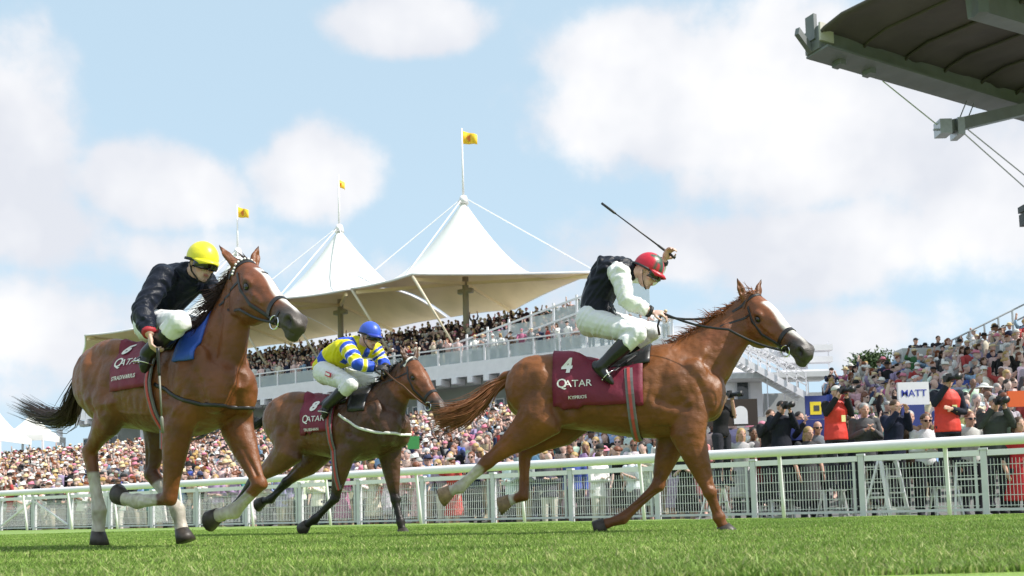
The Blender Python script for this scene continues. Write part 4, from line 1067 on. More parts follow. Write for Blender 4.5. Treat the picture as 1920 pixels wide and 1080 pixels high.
        press(TX(.30, w, .86), TX(-.2, w*.9, .93), .012, .004)
        press(hp(.22, .10, sd*.09), hp(.42, .10, sd*.06), .012, -.003); press(hp(.27, .06, sd*.085), hp(.27, .14, sd*.085), .01, .003)
        press(hp(.575, .05, sd*.07), hp(.585, .055, sd*.07), .020*s, -.03*s)                   # nostril opening
        press(hp(.62, .098, sd*.03), hp(.53, .108, sd*.062), .010, -.010)                         # mouth line
        press(hp(.185, .065, sd*.095), hp(.19, .066, sd*.095), .022*s, -.012*s)                # eye socket
        press(hp(.03, .12, sd*.08), hp(.1, .24, sd*.08), .02, -.008)
        press(nb+V(.2, sd*.14, -.05), P+hd*.24+lat*sd*.07, .035, -.014); press(nb+V(.1, sd*.15, .12), P+hd*.1+lat*sd*.07, .05, .006)
        ear = J['ear'][0 if sd < 0 else 1]; base = hp(-.02, .03, sd*.06); fr_ = nrm(hx+lat*sd*.5)
        press(base+ear*.05+fr_*.02, base+ear*.11+fr_*.014, .014, -.012)
    press(TX(.86, 0, 1.14), TX(.78, 0, .86), .032, -.022)
    for sd in (-1, 1):
        w = .25*sd
        press(TX(.80, sd*.10, 1.10), TX(.74, sd*.13, .92), .045, .012); press(TX(.66, sd*.24, 1.12), TX(.72, sd*.20, .92), .022, -.012); press(TX(.58, sd*.25, 1.00), TX(.46, sd*.25, .88), .028, .010)
        press(TX(.22, w*1.1, 1.28), TX(.12, w*1.1, 1.00), .04, -.006); press(TX(-.52, w*1.1, 1.02), TX(-.40, w, .86), .03, -.010); press(TX(-.36, w*1.05, 1.42), TX(-.52, w*1.05, 1.36), .03, -.007)
        press(TX(.40, sd*.21, 1.40), TX(.60, sd*.16, 1.30), .03, -.009); press(nb+V(.12, sd*.16, .02), P-hx*.05+hd*.16+lat*sd*.08, .025, -.008)
        for key in ('rf', 'lf') if sd < 0 else ('lf',):
            j = J[key]; el, kn = j[0], j[1]
            for oy in (-.055, .055): press(el+V(.02, oy, .02), kn+V(.01, oy*.6, .06), .014, -.006)
            ft = j[2]
            for oy in (-.03, .03): press(kn+V(-.008, oy, -.04)*1, ft+V(-.008, oy, .03), .008, -.004)
            press(kn+V(.03, 0, .0), kn+V(.03, 0, .01), .03, .006)
        for key in ('rh', 'lh') if sd < 0 else ('lh',):
            j = J[key]; st, hk, ft = j[0], j[1], j[2]
            for oy in (-.06, .06): press(st+V(0, oy, 0), hk+V(.0, oy*.5, .05), .018, -.007); press(hk+V(.0, oy*.5, -.04), ft+V(0, oy*.5, .03), .009, -.004)
    Pt = Pt+Nn*D[:, None]; me.vertices.foreach_set('co', Pt.ravel()); me.update()
    # ---- coat colours
    base = np.array(C['base']); col = np.tile(base, (len(Pt), 1))
    def mixc(c, w): col[:] = col*(1-w[:, None])+np.array(c)*w[:, None]
    q = (Pt-V(dx, 0, dz)); 
    mixc(C.get('back', base), sstep(1.15, 1.5, q[:, 2])*.7*(q[:, 0] < .5))  # top of the body lightened: light from above put into the colour
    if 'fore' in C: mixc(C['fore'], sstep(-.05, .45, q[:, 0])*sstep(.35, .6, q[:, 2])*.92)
    if 'belly' in C: mixc(C['belly'], sstep(.95, .78, q[:, 2])*sstep(-.6, -.3, q[:, 0])*sstep(.35, .1, q[:, 0])*.6)  # belly darkened: shade on the lower body put into the coat colour
    t = (Pt-P)@hx/s; dd = (Pt-P)@hd/s; ll = (Pt-P)@lat/s
    inhead = sstep(.0, .06, t)*sstep(.33, .3, dd)
    if 'face' in C: mixc(C['face'], inhead*.9)
    for kind, sd, j, cor in socks:
        st, kn, ft, to = j; d1, t1 = segd(Pt, st, kn); d2, t2 = segd(Pt, kn, ft); d3, t3 = segd(Pt, ft, to)
        near = (np.minimum(d2, d3) < .10)&((np.sign(Pt[:, 1]) == np.sign(sd)) | True)
        low = np.where(d3 < d2, 1+t3, t2)*near
        if 'points' in C: mixc(C['points'], np.where(d1 < .09, sstep(.45, 1.0, t1), 0)); mixc(C['points'], np.where(near, sstep(.0, .1, np.maximum(low, .05)), 0)*np.where(d1 < d2*.9, 0, 1))
        key = {('f', -1): 'rf', ('f', 1): 'lf', ('h', -1): 'rh', ('h', 1): 'lh'}[(kind, sd)]
        if key in C.get('socks', {}):
            h = C['socks'][key]; w = np.where(near, sstep(h-.05, h+.05, low+.05*np.sin(Pt[:, 2]*60)), 0); w = w*(.86+.14*np.sin(Pt[:, 2]*71+3*np.sin(Pt[:, 0]*53))*np.sin(Pt[:, 1]*90+Pt[:, 0]*40)); mixc(C.get('sock', (.62, .58, .52)), w)
    if C.get('blaze'):
        bw = C['blaze']; w = sstep(bw+.012, bw-.008, np.abs(ll+.006*np.sin(t*22)))*sstep(.02, .06, t)*sstep(.62, .58, t)*sstep(.065, .035, dd)*sstep(-.5, .2, t+.5)
        w *= sstep(.10, .13, t); mixc((.74, .70, .66), w)
    mixc(C['muzzle'], sstep(.38, .53, t+.25*np.clip(dd, 0, .2))*inhead*(1 if not C.get('blaze') else 1-.85*sstep(.022, .010, np.abs(ll))*sstep(.07, .03, dd)*sstep(.58, .50, t)))
    for sd in (-1, 1):
        d, _ = segd(Pt, hp(.578, .05, sd*.058), hp(.588, .056, sd*.058)); mixc((.012, .008, .008), sstep(.026*s, .013*s, d))
        d, _ = segd(Pt, hp(.185, .066, sd*.085), hp(.19, .068, sd*.085)); mixc((.02, .013, .01), sstep(.036*s, .018*s, d)*.85)
        ear = J['ear'][0 if sd < 0 else 1]; b0 = hp(-.02, .03, sd*.06); d, tt = segd(Pt, b0+ear*.03, b0+ear*.15)
        mixc(np.array(C['base'])*.3, np.where(d < .04, sstep(.8, 1, tt), 0))
    for i in range(int(C.get('sweat', 4))): pass
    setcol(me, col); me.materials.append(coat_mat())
    h = link(name, me); h.location = fr.o; h.rotation_euler = (0, 0, -fr.psi); tag(h, label, 'horse', 'racehorses galloping')
    for rr, kind, sd in hooves:
        key = {('f', -1): 'rf', ('f', 1): 'lf', ('h', -1): 'rh', ('h', 1): 'lh'}[(kind, sd)]
        m = MB(); m.loft(rr); m.build('hoof', hoofpale if key in C.get('socks', {}) and C.get('palehoof') else hoofm, h, True)
    for sd in (-1, 1):
        m = MB(); m.ell(hp(.187, .066, sd*.083), (.021*s, .012*s, .018*s), (hx, lat, hd), 12, 8); m.build('eye', eyem, h, True)
    bvh = BVHTree.FromPolygons([Vector(p) for p in Pt], [tuple(p.vertices) for p in me.polygons])
    def hit(o, d, off=.008):
        o = Vector(o); d = Vector(d).normalized(); loc, nr, i, ds = bvh.ray_cast(o, d)
        if loc is None: return None
        return np.array(loc-d*off)
    # mane and tail
    # ring of directions around an axis point -> band on the skin
    def band(c, ax, u, wdt, thick, name, mt, parent, a0=0, a1=360, n=30, far=.6, off=.004, r=None):
        ax = nrm(ax); u = nrm(u-ax*np.dot(u, ax)); v = np.cross(ax, u); outp = []
        last = None
        for a in np.linspace(math.radians(a0), math.radians(a1), n):
            d = u*math.cos(a)+v*math.sin(a); p = hit(c+d*far, -d, off)
            if p is None: p = c+d*(r or .1)
            outp.append(p)
        m = MB(); N_ = len(outp); rings = []
        for i, p in enumerate(outp):
            d = nrm(p-c); rings.append(np.array([p-ax*wdt/2, p-ax*wdt/2+d*thick, p+ax*wdt/2+d*thick, p+ax*wdt/2]))
        m.loft(rings); return m.build(name, mt, parent, False)
    return dict(o=h, hit=hit, hp=hp, band=band, P=P, hx=hx, hd=hd, lat=lat, s=s, TX=TX, ctr=ctr, dep=dep, wid=wid, J=J, fr=fr)

def hair(name, mt, parent, roots, flows, n, seg=5, w=.006, seed=1, sag=.0, jit=.05):
    """many tapered locks from roots (polyline) along flow directions"""
    R = random.Random(seed); m = MB(); roots = [np.asarray(p, float) for p in roots]; K = len(roots)-1
    for i in range(n):
        f = R.random()*K; k = min(int(f), K-1); f -= k; p = roots[k]*(1-f)+roots[k+1]*f; fl = np.asarray(flows[k], float)*(1-f)+np.asarray(flows[k+1], float)*f
        p = p+V(R.gauss(0, 1), R.gauss(0, 1), R.gauss(0, 1))*.012; L = np.linalg.norm(fl)*(.55+.6*R.random()); d = nrm(nrm(fl)+V(R.gauss(0, 1), R.gauss(0, 1), R.gauss(0, 1))*jit)
        cur = V(R.gauss(0, 1), R.gauss(0, 1), R.gauss(0, .8))*.35; pts = []
        for sgi in range(seg+1):
            a = sgi/seg; pts.append(p+d*L*a+cur*L*.25*a*a-V(0, 0, sag*L*a*a))
        ww = w*(.6+.8*R.random()); m.tube(pts, [ww*(1-.85*(a/seg)) for a in range(seg+1)], 4)
    return m.build(name, mt, parent, True)
def tail(name, mt, parent, path, rad, n=260, seed=3, w=.007):
    R = random.Random(seed); path = [np.asarray(p, float) for p in path]; K = len(path)-1; m = MB()
    def at_(f):
        f = min(max(f, 0), 1)*K; k = min(int(f), K-1); f -= k; p0 = path[max(k-1, 0)]; p1 = path[k]; p2 = path[k+1]; p3 = path[min(k+2, K)]
        return .5*((2*p1)+(p2-p0)*f+(2*p0-5*p1+4*p2-p3)*f*f+(3*p1-p0-3*p2+p3)*f**3)
    for i in range(n):
        f0 = R.random()**2*.45; f1 = min(1.0, f0+.35+.75*R.random()); o = V(R.gauss(0, 1), R.gauss(0, 1), R.gauss(0, 1)); o2 = V(R.gauss(0, 1), R.gauss(0, 1), R.gauss(0, 1))*.25
        pts = []
        for s in range(8):
            a = s/7; f = f0+(f1-f0)*a; rr = rad[0]+(rad[1]-rad[0])*math.sin(min(f*1.15, 1)*math.pi/2)
            pts.append(at_(f)+(o*.55+o2*a*2)*rr*(.5+.5*a))
        ww = w*(.6+.8*R.random()); m.tube(pts, [ww*(1-.9*(a/7)**2) for a in range(8)], 4)
    return m.build(name, mt, parent, True)

def tack(H, number, word, horsename, strap_mat, bridle_mat, brow_mat, cloth_x, cloth_z, girth_x, tx, breast=None, pad=None, beads=False):
    h = H['o']; hp, hit, band, s, TX = H['hp'], H['hit'], H['band'], H['s'], H['TX']
    hx, hd, lat = H['hx'], H['hd'], H['lat']
    # number cloth: a sheet laid over the back
    x0, x1 = cloth_x; zb = cloth_z; grid = []; nx, nth = 18, 42
    th1 = math.radians(128)
    for i in range(nx+1):
        x = x0+(x1-x0)*i/nx; row = []
        for j in range(nth+1):
            th = -th1+2*th1*j/nth; d = V(0, math.sin(th), math.cos(th)); c = TX(x, 0, 1.14); c[0] = x
            p = hit(c+d*.8, -d, .014+.004*math.sin(i*1.3+j*.9)); row.append(p if p is not None else c+d*.3)
        row = [p if p[2] > zb-.02 else None for p in row]
        # slide points below the hem back up on to it
        good = [k for k, p in enumerate(row) if p is not None]; a, b = good[0], good[-1]
        row = [row[min(max(k, a), b)] for k in range(nth+1)]; grid.append(row)
    vs = [p for r in grid for p in r]; W = nth+1
    me = MB().add(vs, [(i*W+j, (i+1)*W+j, (i+1)*W+j+1, i*W+j+1) for i in range(nx) for j in range(nth) if np.linalg.norm(grid[i][j]-grid[i][j+1]) > 1e-6 or np.linalg.norm(grid[i+1][j]-grid[i+1][j+1]) > 1e-6])
    cl = me.build('number_cloth', maroon, h, True); so = cl.modifiers.new('s', 'SOLIDIFY'); so.thickness = .008; so.offset = 1
    cache = {}
    def column(x):
        k = round(x/.006)
        if k not in cache:
            col = []; c = TX(0, 0, 1.14); c[0] = k*.006
            for th in np.linspace(-135, -2, 90):
                d = V(0, math.sin(math.radians(th)), math.cos(math.radians(th))); p = hit(c+d*.9, -d, .030)
                if p is not None: col.append(p)
            col = np.array(col); s = np.concatenate([[0], np.cumsum(np.linalg.norm(np.diff(col, axis=0), axis=1))]); cache[k] = (col, s)
        return cache[k]
    def print_(txt, x, z, size, sx=1, bold=.006, shear=0, nm='lettering', tilt=0):
        v, f = text_mesh(txt, size, bold*size*5, shear); pts = []
        for a, b, _ in v:
            col, s = column(x+a*sx); s0 = np.interp(z, col[:, 2], s); q_ = s0+b+a*tilt
            pts.append(V(x+a*sx, np.interp(q_, s, col[:, 1]), np.interp(q_, s, col[:, 2])))
        m = MB(); m.add(pts, f); return m.build(nm, clothwhite, cl)
        pts = []
        for a, b, _ in v:
            X = x+a*sx; Z = z+b+a*tilt
            p = hit(V(X, -1.2, Z), V(0, 1, 0), .030); 
            if p is None: p = V(X, -.25, Z)
            pts.append(p)
        m = MB(); m.add(pts, f); return m.build(nm, clothwhite, cl)
    (nxp, nz, ns), (wx, wz, ws), (hx_, hz, hs) = tx
    print_(number, nxp, nz, ns, .9, .01, .15, 'number'); print_(word[0], wx-ws*1.28, wz+.004, ws*1.35, 1, 0.002); print_(word[1:], wx+ws*.36, wz, ws, 1.08, .001); print_(horsename, hx_, hz, hs, 1.05, .003)
    # saddle, girth, stirrup leathers
    m = MB(); rows = []
    for i in range(9):
        x = girth_x-.18+.33*i/8; row = []
        for j in range(13):
            th = math.radians(-50+100*j/12); d = V(0, math.sin(th), math.cos(th)); c = TX(0, 0, 1.14); c[0] = x
            p = hit(c+d*.8, -d, .026); row.append(p)
        rows.append(np.array(row))
    m.loft(rows, closed=False, caps=False); sd_ = m.build('saddle', saddlem, h, True); so = sd_.modifiers.new('s', 'SOLIDIFY'); so.thickness = .018; so.offset = 1
    m = MB(); c = TX(0, 0, 1.42); c[0] = girth_x-.2; c2 = c.copy(); c2[0] = girth_x+.2
    g = band(TX(0, 0, 1.12)*V(0, 1, 1)+V(girth_x, 0, 0), V(1, 0, .06), V(0, 0, 1), .062, .012, 'girth', girthm, h, 55, 305, 40, .7, .016)
    band(TX(0, 0, 1.12)*V(0, 1, 1)+V(girth_x, 0, 0), V(1, 0, .06), V(0, 0, 1), .022, .005, 'girth_stripe', girthr, g, 55, 305, 40, .7, .031)
    if pad:
        m = MB(); rows = []
        for i in range(7):
            x = girth_x+.16+.20*i/6; row = []
            for j in range(13):
                th = math.radians(-72+144*j/12); d = V(0, math.sin(th), math.cos(th)); c = TX(0, 0, 1.14); c[0] = x+.05*abs(j-6)/6; row.append(hit(c+d*.8, -d, .02))
            rows.append(np.array(row))
        m.loft(rows, closed=False, caps=False); p_ = m.build('saddle_pad', pad, h, True); so = p_.modifiers.new('s', 'SOLIDIFY'); so.thickness = .02; so.offset = 1
    # bridle
    br = None
    def ringband(t, d, tiltv, w, nm, mt, a0=0, a1=360, par=None):
        return band(hp(t, d, 0), nrm(hx+hd*tiltv), -hd, w*s, .005, nm, mt, par or h, a0, a1, 32, .4, .001)
    br = ringband(.40, .085, -.05, .028, 'bridle', bridle_mat)
    ringband(.045, .10, -.42, .02, 'browband', brow_mat, -72, 72, br)
    ringband(.01, .1, .15, .018, 'headpiece', bridle_mat, -100, 100, br)
    ringband(.09, .12, .52, .013, 'throat_lash', bridle_mat, 60, 300, br)
    ringband(.475, .08, .1, .016, 'nose_strap', bridle_mat, 60, 300, br)
    if beads:
        m = MB(); ax = nrm(hx-hd*.42)
        for a in np.linspace(-70, 70, 15):
            u = nrm(-hd-ax*np.dot(-hd, ax)); v = np.cross(ax, u); d = u*math.cos(math.radians(a))+v*math.sin(math.radians(a)); p = hit(hp(.045, .10, 0)+d*.4, -d, .008)
            if p is not None: m.ell(p, .0085, None, 8, 5)
        m.build('bead', clothwhite, br, True)
    bits = {}
    for sd in (-1, 1):
        def sk(t, d): 
            p = hit(hp(t, d, sd*.4), -lat*sd, .004); return p if p is not None else hp(t, d, sd*.08)
        MB().tube([sk(.06, .05), sk(.16, .10), sk(.27, .13), sk(.40, .12), sk(.46, .115)], [(.010*s, .004)]*5, 6, side=hd).build('cheek_strap', bridle_mat, br)
        c = sk(.475, .118)+lat*sd*.012; bits[sd] = c; pts = [c+(hx*math.cos(a)+hd*math.sin(a))*.036*s for a in np.linspace(0, 2*math.pi, 17)]
        MB().tube(pts, .0055, 6).build('bit_ring', chrome, br, True)
    H['bits'] = bits
    if breast:
        pts = [np.array(p) for p in breast]; sm = []
        for i in range(len(pts)-1):
            for f in np.linspace(0, 1, 9)[:-1]: sm.append(pts[i]+(pts[i+1]-pts[i])*f)
        sm.append(pts[-1]); outp = []
        for p in sm:
            c = V(.42, 0, 1.05) if p[0] < .9 else V(.5, 0, 1.05); c = TX(.40, 0, 1.08); c[2] = p[2]; d = nrm(p-c); q = hit(c+d*1.0, -d, .006); 
            if q is not None: outp.append(q)
        outp = np.array(outp)
        for _ in range(4):
            outp[1:-1] = (outp[:-2]+outp[1:-1]*2+outp[2:])/4
            for i_ in range(1, len(outp)-1):
                c = TX(.38, 0, 1.08); c[2] = outp[i_][2]; d = nrm(outp[i_]-c); q = hit(c+d*1.0, -d, .005)
                if q is not None and np.linalg.norm(q-outp[i_]) < .12: outp[i_] = q
        m = MB(); m.tube(outp, [(.014, .005)]*len(outp), 6, side=(0, 0, 1)); m.build('breast_girth', strap_mat, h, True)
    return H
def rein(H, pts, mt):
    P = [np.asarray(p, float) for p in pts]; sm = []
    for i in range(len(P)-1):
        for f in np.linspace(0, 1, 7)[:-1]: sm.append(P[i]+(P[i+1]-P[i])*f-V(0, 0, .05*math.sin(math.pi*f)*np.linalg.norm(P[i+1]-P[i])))
    sm.append(P[-1]); MB().tube(sm, [(.009, .003)]*len(sm), 6, side=(0, 0, 1)).build('rein', mt, H['o'], True)

# ---------------------------------------------------------------- the three runners
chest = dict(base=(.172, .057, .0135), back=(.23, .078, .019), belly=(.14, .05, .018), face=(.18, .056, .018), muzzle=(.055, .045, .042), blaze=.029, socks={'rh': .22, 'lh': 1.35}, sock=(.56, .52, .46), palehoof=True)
F4 = Frame(1170, 7.15, 14); q = F4.loc
J4 = dict(roll=.16, low=.065, poll=q(1414, 553, .03), muzzle=q(1522, 650, -.30), ear=(nrm(V(-.30, -.3, 1)), nrm(V(.25, .3, 1))),
    rf=(q(1290, 815, -.16), q(1331, 925, -.15), q(1348, 970, -.13), q(1361, 999, -.12)),
    lf=(q(1262, 818, .15), q(1232, 912, .15), q(1168, 972, .14), q(1110, 990, .13)),
    rh=(q(1012, 788, -.19), q(914, 866, -.16), q(862, 914, -.15), q(832, 926, -.14)),
    lh=(q(1080, 790, .17), q(984, 850, .14), q(982, 930, .13), q(936, 944, .13)), dz=.0, dx=-.02, sx=.98)
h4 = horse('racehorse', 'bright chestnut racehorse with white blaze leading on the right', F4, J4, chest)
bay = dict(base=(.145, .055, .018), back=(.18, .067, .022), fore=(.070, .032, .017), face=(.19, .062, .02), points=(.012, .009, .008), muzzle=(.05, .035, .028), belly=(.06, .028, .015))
F8 = Frame(650, 9.3, 30); q = F8.loc
J8 = dict(poll=q(775, 672, 0), muzzle=q(838, 764, -.06), ear=(nrm(V(-.25, -.35, 1)), nrm(V(.1, .25, 1))),
    rf=(q(645, 850, -.16), q(628, 935, -.15), q(590, 974, -.14), q(565, 990, -.13)),
    lf=(q(730, 850, .15), q(741, 938, .15), q(751, 978, .13), q(756, 1004, .12)),
    rh=(q(540, 850, -.19), q(472, 905, -.16), q(440, 950, -.15), q(415, 962, -.14)),
    lh=(q(595, 855, .17), q(536, 905, .14), q(508, 936, .13), q(484, 943, .13)), dx=-.10, sx=1.0)
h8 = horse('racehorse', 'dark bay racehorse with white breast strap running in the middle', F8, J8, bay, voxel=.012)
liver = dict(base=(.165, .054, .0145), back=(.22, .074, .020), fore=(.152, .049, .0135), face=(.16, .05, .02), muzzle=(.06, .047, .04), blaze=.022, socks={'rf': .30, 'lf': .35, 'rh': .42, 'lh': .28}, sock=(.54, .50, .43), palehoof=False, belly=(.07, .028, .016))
F6 = Frame(330, 6.4, 35); q = F6.loc
J6 = dict(legk=1.12, poll=q(464, 492, 0), muzzle=q(568, 592, -.04), ear=(nrm(V(-.55, -.35, .8)), nrm(V(.0, .3, 1))),
    rf=(q(333, 800, -.16), q(318, 935, -.16), q(258, 940, -.15), q(218, 932, -.15)),
    lf=(q(445, 805, .15), q(487, 908, .15), q(440, 958, .14), q(388, 972, .13)),
    rh=(q(215, 765, -.19), q(168, 845, -.16), q(186, 958, -.15), q(183, 1024, -.15)),
    lh=(q(300, 780, .16), q(284, 888, .14), q(333, 955, .13), q(346, 1020, .13)), dx=-.12, dz=.04, sx=1.0, neckw=1.05)
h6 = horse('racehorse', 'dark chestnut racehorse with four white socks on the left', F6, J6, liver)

# manes and tails
def mane(H, mt, n, flow, seed, up=.0, L=.17, forelock=True, jit=.3):
    crest = []; fl = []
    for i, c in enumerate(H['ctr']):
        t = nrm(H['ctr'][min(i+1, 7)]-H['ctr'][max(i-1, 0)]); b = np.cross(t, V(0, 1, 0)); b = b if b[2] > 0 else -b
        crest.append(c+b*(H['dep'][i]-.02)); fl.append((np.array(flow)*(.75+.25*(i % 2))+b*up)*L/.17)
    crest.append(H['P']-H['hx']*.01); fl.append(np.array(flow)*L/.17); fl = [x*(.45 if i_ > 6 else .75 if i_ > 5 else 1) for i_, x in enumerate(fl)]
    hair('mane', mt, H['o'], crest[1:], fl[1:], n, seed=seed, w=.0038, sag=.25, jit=jit)
    if forelock: hair('forelock', mt, H['o'], [H['P']-H['hx']*.03, H['P']+H['hx']*.02], [V(-.09, -.05, .03)]*2, 25, seed=seed+1, w=.005, jit=.35)
ginger = hair_mat('ginger_hair', (.21, .07, .024)); darkhair = hair_mat('dark_brown_hair', (.035, .016, .012)); blackhair = hair_mat('black_hair', (.012, .009, .008)); flax = hair_mat('faded_ginger_hair', (.25, .10, .042))
mane(h4, ginger, 420, V(-.15, -.05, .02), 5, L=.13, up=.02, jit=.42)
mane(h6, darkhair, 700, V(-.12, -.12, -.10), 6, L=.20)
mane(h8, blackhair, 420, V(-.14, -.08, .0), 8, L=.13)
q = F4.loc
tail('tail', flax, h4['o'], [q(962, 706, 0), q(925, 728, 0), q(895, 758, -.02), q(865, 778, -.04), q(822, 790, -.06)], (.035, .075), 800, 4, w=.0048)
q = F6.loc
tail('tail', darkhair, h6['o'], [q(178, 668, 0), q(158, 700, 0), q(142, 740, .02), q(128, 780, .03), q(95, 785, .06), q(45, 762, .12)], (.032, .062), 700, 9, w=.005)
q = F8.loc
tail('tail', blackhair, h8['o'], [q(508, 768, 0), q(492, 790, 0), q(476, 795, .05), q(452, 785, .1)], (.03, .05), 300, 10, w=.005)
q = F4.loc
tack(h4, '4', 'QATAR', 'KYPRIOS', leather, leather, brownleather, (q(1036, 720, -.27)[0], .20), q(1100, 762, -.28)[2], .10,
     ((q(1062, 687, -.24)[0], q(1062, 688, -.24)[2], .165), (q(1078, 720, -.27)[0], q(1076, 720, -.27)[2], .078), (q(1083, 745, -.28)[0], q(1083, 745, -.28)[2], .036)))
q = F6.loc
tack(h6, '6', 'QATAR', 'STRADIVARIUS', leather, leather, leather, (q(206, 720, -.27)[0], .12), q(230, 728, -.28)[2], .10,
     ((q(229, 646, -.22)[0], q(229, 654, -.22)[2], .15), (q(236, 678, -.27)[0], q(236, 678, -.27)[2], .085), (q(235, 708, -.28)[0], q(235, 708, -.28)[2], .042)),
     breast=[V(.12, -.30, 1.12), V(.40, -.30, 1.00), V(.66, -.2, .94), V(.80, 0, .94), V(.66, .2, .94), V(.4, .3, 1.02)], pad=bluesad, beads=True)
q = F8.loc
tack(h8, '8', 'QATAR', 'TRUESHAN', whitestrap, leather, whitestrap, (q(562, 800, -.27)[0], .06), q(590, 812, -.28)[2], .02,
     ((q(590, 760, -.22)[0], q(590, 762, -.22)[2], .17), (q(590, 786, -.27)[0], q(590, 786, -.27)[2], .085), (q(586, 806, -.28)[0], q(586, 806, -.28)[2], .04)),
     breast=[V(.08, -.30, 1.20), V(.36, -.30, 1.05), V(.60, -.2, .98), V(.74, 0, .97), V(.6, .2, .98), V(.35, .3, 1.04)], pad=saddlem)
# ------------------------------------------------------------------ the three jockeys
silk = mat('racing_silk', rough=.45, attr=True, spec=.18, noise=.07, nscale=9, bump=.7, bscale=13)
breech = mat('white_breeches', (.74, .74, .76), .6, noise=.05, bump=.5, bscale=14)
bootm = mat('riding_boot', (.011, .011, .012), .28, noise=.2, bump=.2, bscale=18)
gloss = mat('helmet_silk', attr=True, rough=.38, spec=.5, noise=.05, bump=.15, bscale=30)
faceskin = mat('rider_skin', attr=True, rough=.5, noise=.1, nscale=18)
glovem = mat('glove_black', (.015, .015, .017), .6)
cuffm = mat('cuff_black', (.015, .015, .017), .6)
whipm = mat('whip_black', (.02, .018, .018), .45); whipgrey = mat('whip_grey', (.20, .20, .17), .5)
def jockey(H, label, J, S):
    fr = H['fr']; Yl = V(0, 1, 0)
    J['nofoot'] = True; me = body(J, .0075, True); me.materials.append(faceskin)
    P = mesh_np(me); f = nrm(J['hf']); u = nrm(J['hu']-f*np.dot(J['hu'], f)); l = np.cross(u, f); L = np.stack([(P-J['hed'])@l, (P-J['hed'])@f, (P-J['hed'])@u], 1); cc = np.tile(np.array((.60, .39, .32)), (len(P), 1))
    def dab(x, y, z, r, c): w = sstep(r, r*.5, np.linalg.norm(L-np.array((x, y, z)), axis=1))[:, None]; cc[:] = cc*(1-w)+np.array(c)*w
    dab(0, .09, -.10, .05, (.40, .25, .21)); dab(0, .105, -.022, .022, (.62, .33, .27)); dab(.05, .06, -.03, .035, (.60, .32, .26)); dab(-.05, .06, -.03, .035, (.60, .32, .26))
    for x in (-.014, 0, .014): dab(x, .092, -.066, .015, (.36, .12, .11))
    for x in (-.009, .009): dab(x, .098, -.037, .008, (.20, .08, .07))
    setcol(me, cc)
    o = link('person', me); o.location = fr.o; o.rotation_euler = (0, 0, -fr.psi); tag(o, label, 'jockey', 'jockeys riding the race')
    def put(nm, m, mt, vox=.008, it=3, cf=None, par=None):
        x = remesh(m, nm, vox, it, .5); P = mesh_np(x)
        if mt is silk or mt is breech:
            Nq = np.empty(len(P)*3); x.vertices.foreach_get('normal', Nq); a_ = .0065 if mt is silk else .0042
            w_ = np.sin(P@V(55, 21, 38)+2.2*np.sin(P@V(-19, 27, 23)))*np.clip(.4+np.sin(P@V(9, 17, -13)+1), 0, 1)+.5*np.sin(P@V(-80, 30, 75)+2*np.sin(P@V(31, 9, -22)))
            P2 = P+Nq.reshape(-1, 3)*(a_*w_)[:, None]; x.vertices.foreach_set('co', P2.ravel()); x.update()
        if cf is not None: setcol(x, cf(P))
        x.materials.append(mt); return link(nm, x, par or o)
    # breeches
    m = MB(); m.tube([J['pel']-nrm(J['wst']-J['pel'])*.07, J['pel'], two(J['pel'], J['wst'], .8)], [(.15, .12), (.178, .145), (.15, .115)], 16, side=Yl); legs(m, J, .020, 14, foot=False, upto=.34, thick=1.0)
    for i in (0, 1): m.ell(two(J['hip'][i], J['pel'], .3)-V(.02, 0, .0), .135, None, 12, 8); m.ell(J['kn'][i], .079, None, 12, 8)
    br = put('breeches', m, breech)
    if S.get('patch'):
        a = two(J['hip'][0], J['kn'][0], .42)+V(0, -.125, .02)
        d = nrm(J['kn'][0]-J['hip'][0]); MB().box(a, (.11, .012, .045), (d, V(0, 1, 0), np.cross(d, V(0, 1, 0)))).build('breeches_patch', mat('patch_red', (.55, .03, .06), .6), br); MB().box(a-V(0, .007, 0), (.085, .006, .022), (d, V(0, 1, 0), np.cross(d, V(0, 1, 0)))).build('breeches_patch', clothwhite, br)
    # boots
    for i in (0, 1):
        m = MB(); k, a, t = J['kn'][i], J['an'][i], J['to'][i]; k0 = two(k, a, .16)
        m.tube([k0, two(k, a, .4), two(k, a, .8), a], [.070, .068, .052, .050], 14)
        m.ell(a, .05, None, 10, 6); d = nrm(t-a); m.tube([a-d*.045-V(0, 0, .01), two(a, t, .3), two(a, t, .75), t], [(.034, .042), (.040, .045), (.042, .034), (.03, .02)], 12, round_=True)
        b = put('riding_boot', m, bootm, .008, 2)
        # iron under the foot, leather up to the saddle
        c = two(a, t, .62); l = nrm(np.cross(d, V(0, 0, 1))); u = np.cross(l, d); u = u if u[2] > 0 else -u
        ring = [c-u*.04+l*.055*math.cos(q)+u*(.055+.06*math.sin(q)) for q in np.linspace(-.9, math.pi+.9, 12)]
        s = -1 if i == 0 else 1
        MB().tube(ring+[c-u*.042-l*.03, c-u*.042+l*.03, ring[0]], .0045, 6).build('stirrup_iron', chrome, H['o'], True)
        top = H['hit'](V(S['gx']+.08, s*1.2, 1.42+H['J'].get('dz', 0)), V(0, -s, 0), .03)
        if top is not None: MB().tube([c+u*.075, two(c+u*.075, top, .5)+V(0, s*.015, 0), top], [(.013, .004)]*3, 6, side=V(1, 0, 0)).build('stirrup_leather', leather, H['o'])
    # silks
    A = [(J['sh'][i], J['el'][i], J['wr'][i]) for i in (0, 1)]
    def sl_cf(P):
        c = np.tile(np.array(S['body']), (len(P), 1)); 
        dist = []
        for s_, e_, w_ in A:
            d1, t1 = segd(P, s_, e_); d2, t2 = segd(P, e_, w_); dist.append((np.minimum(d1, d2), np.where(d1 < d2, t1, 1+t2)))
        return S['paint'](P, c, dist, J)
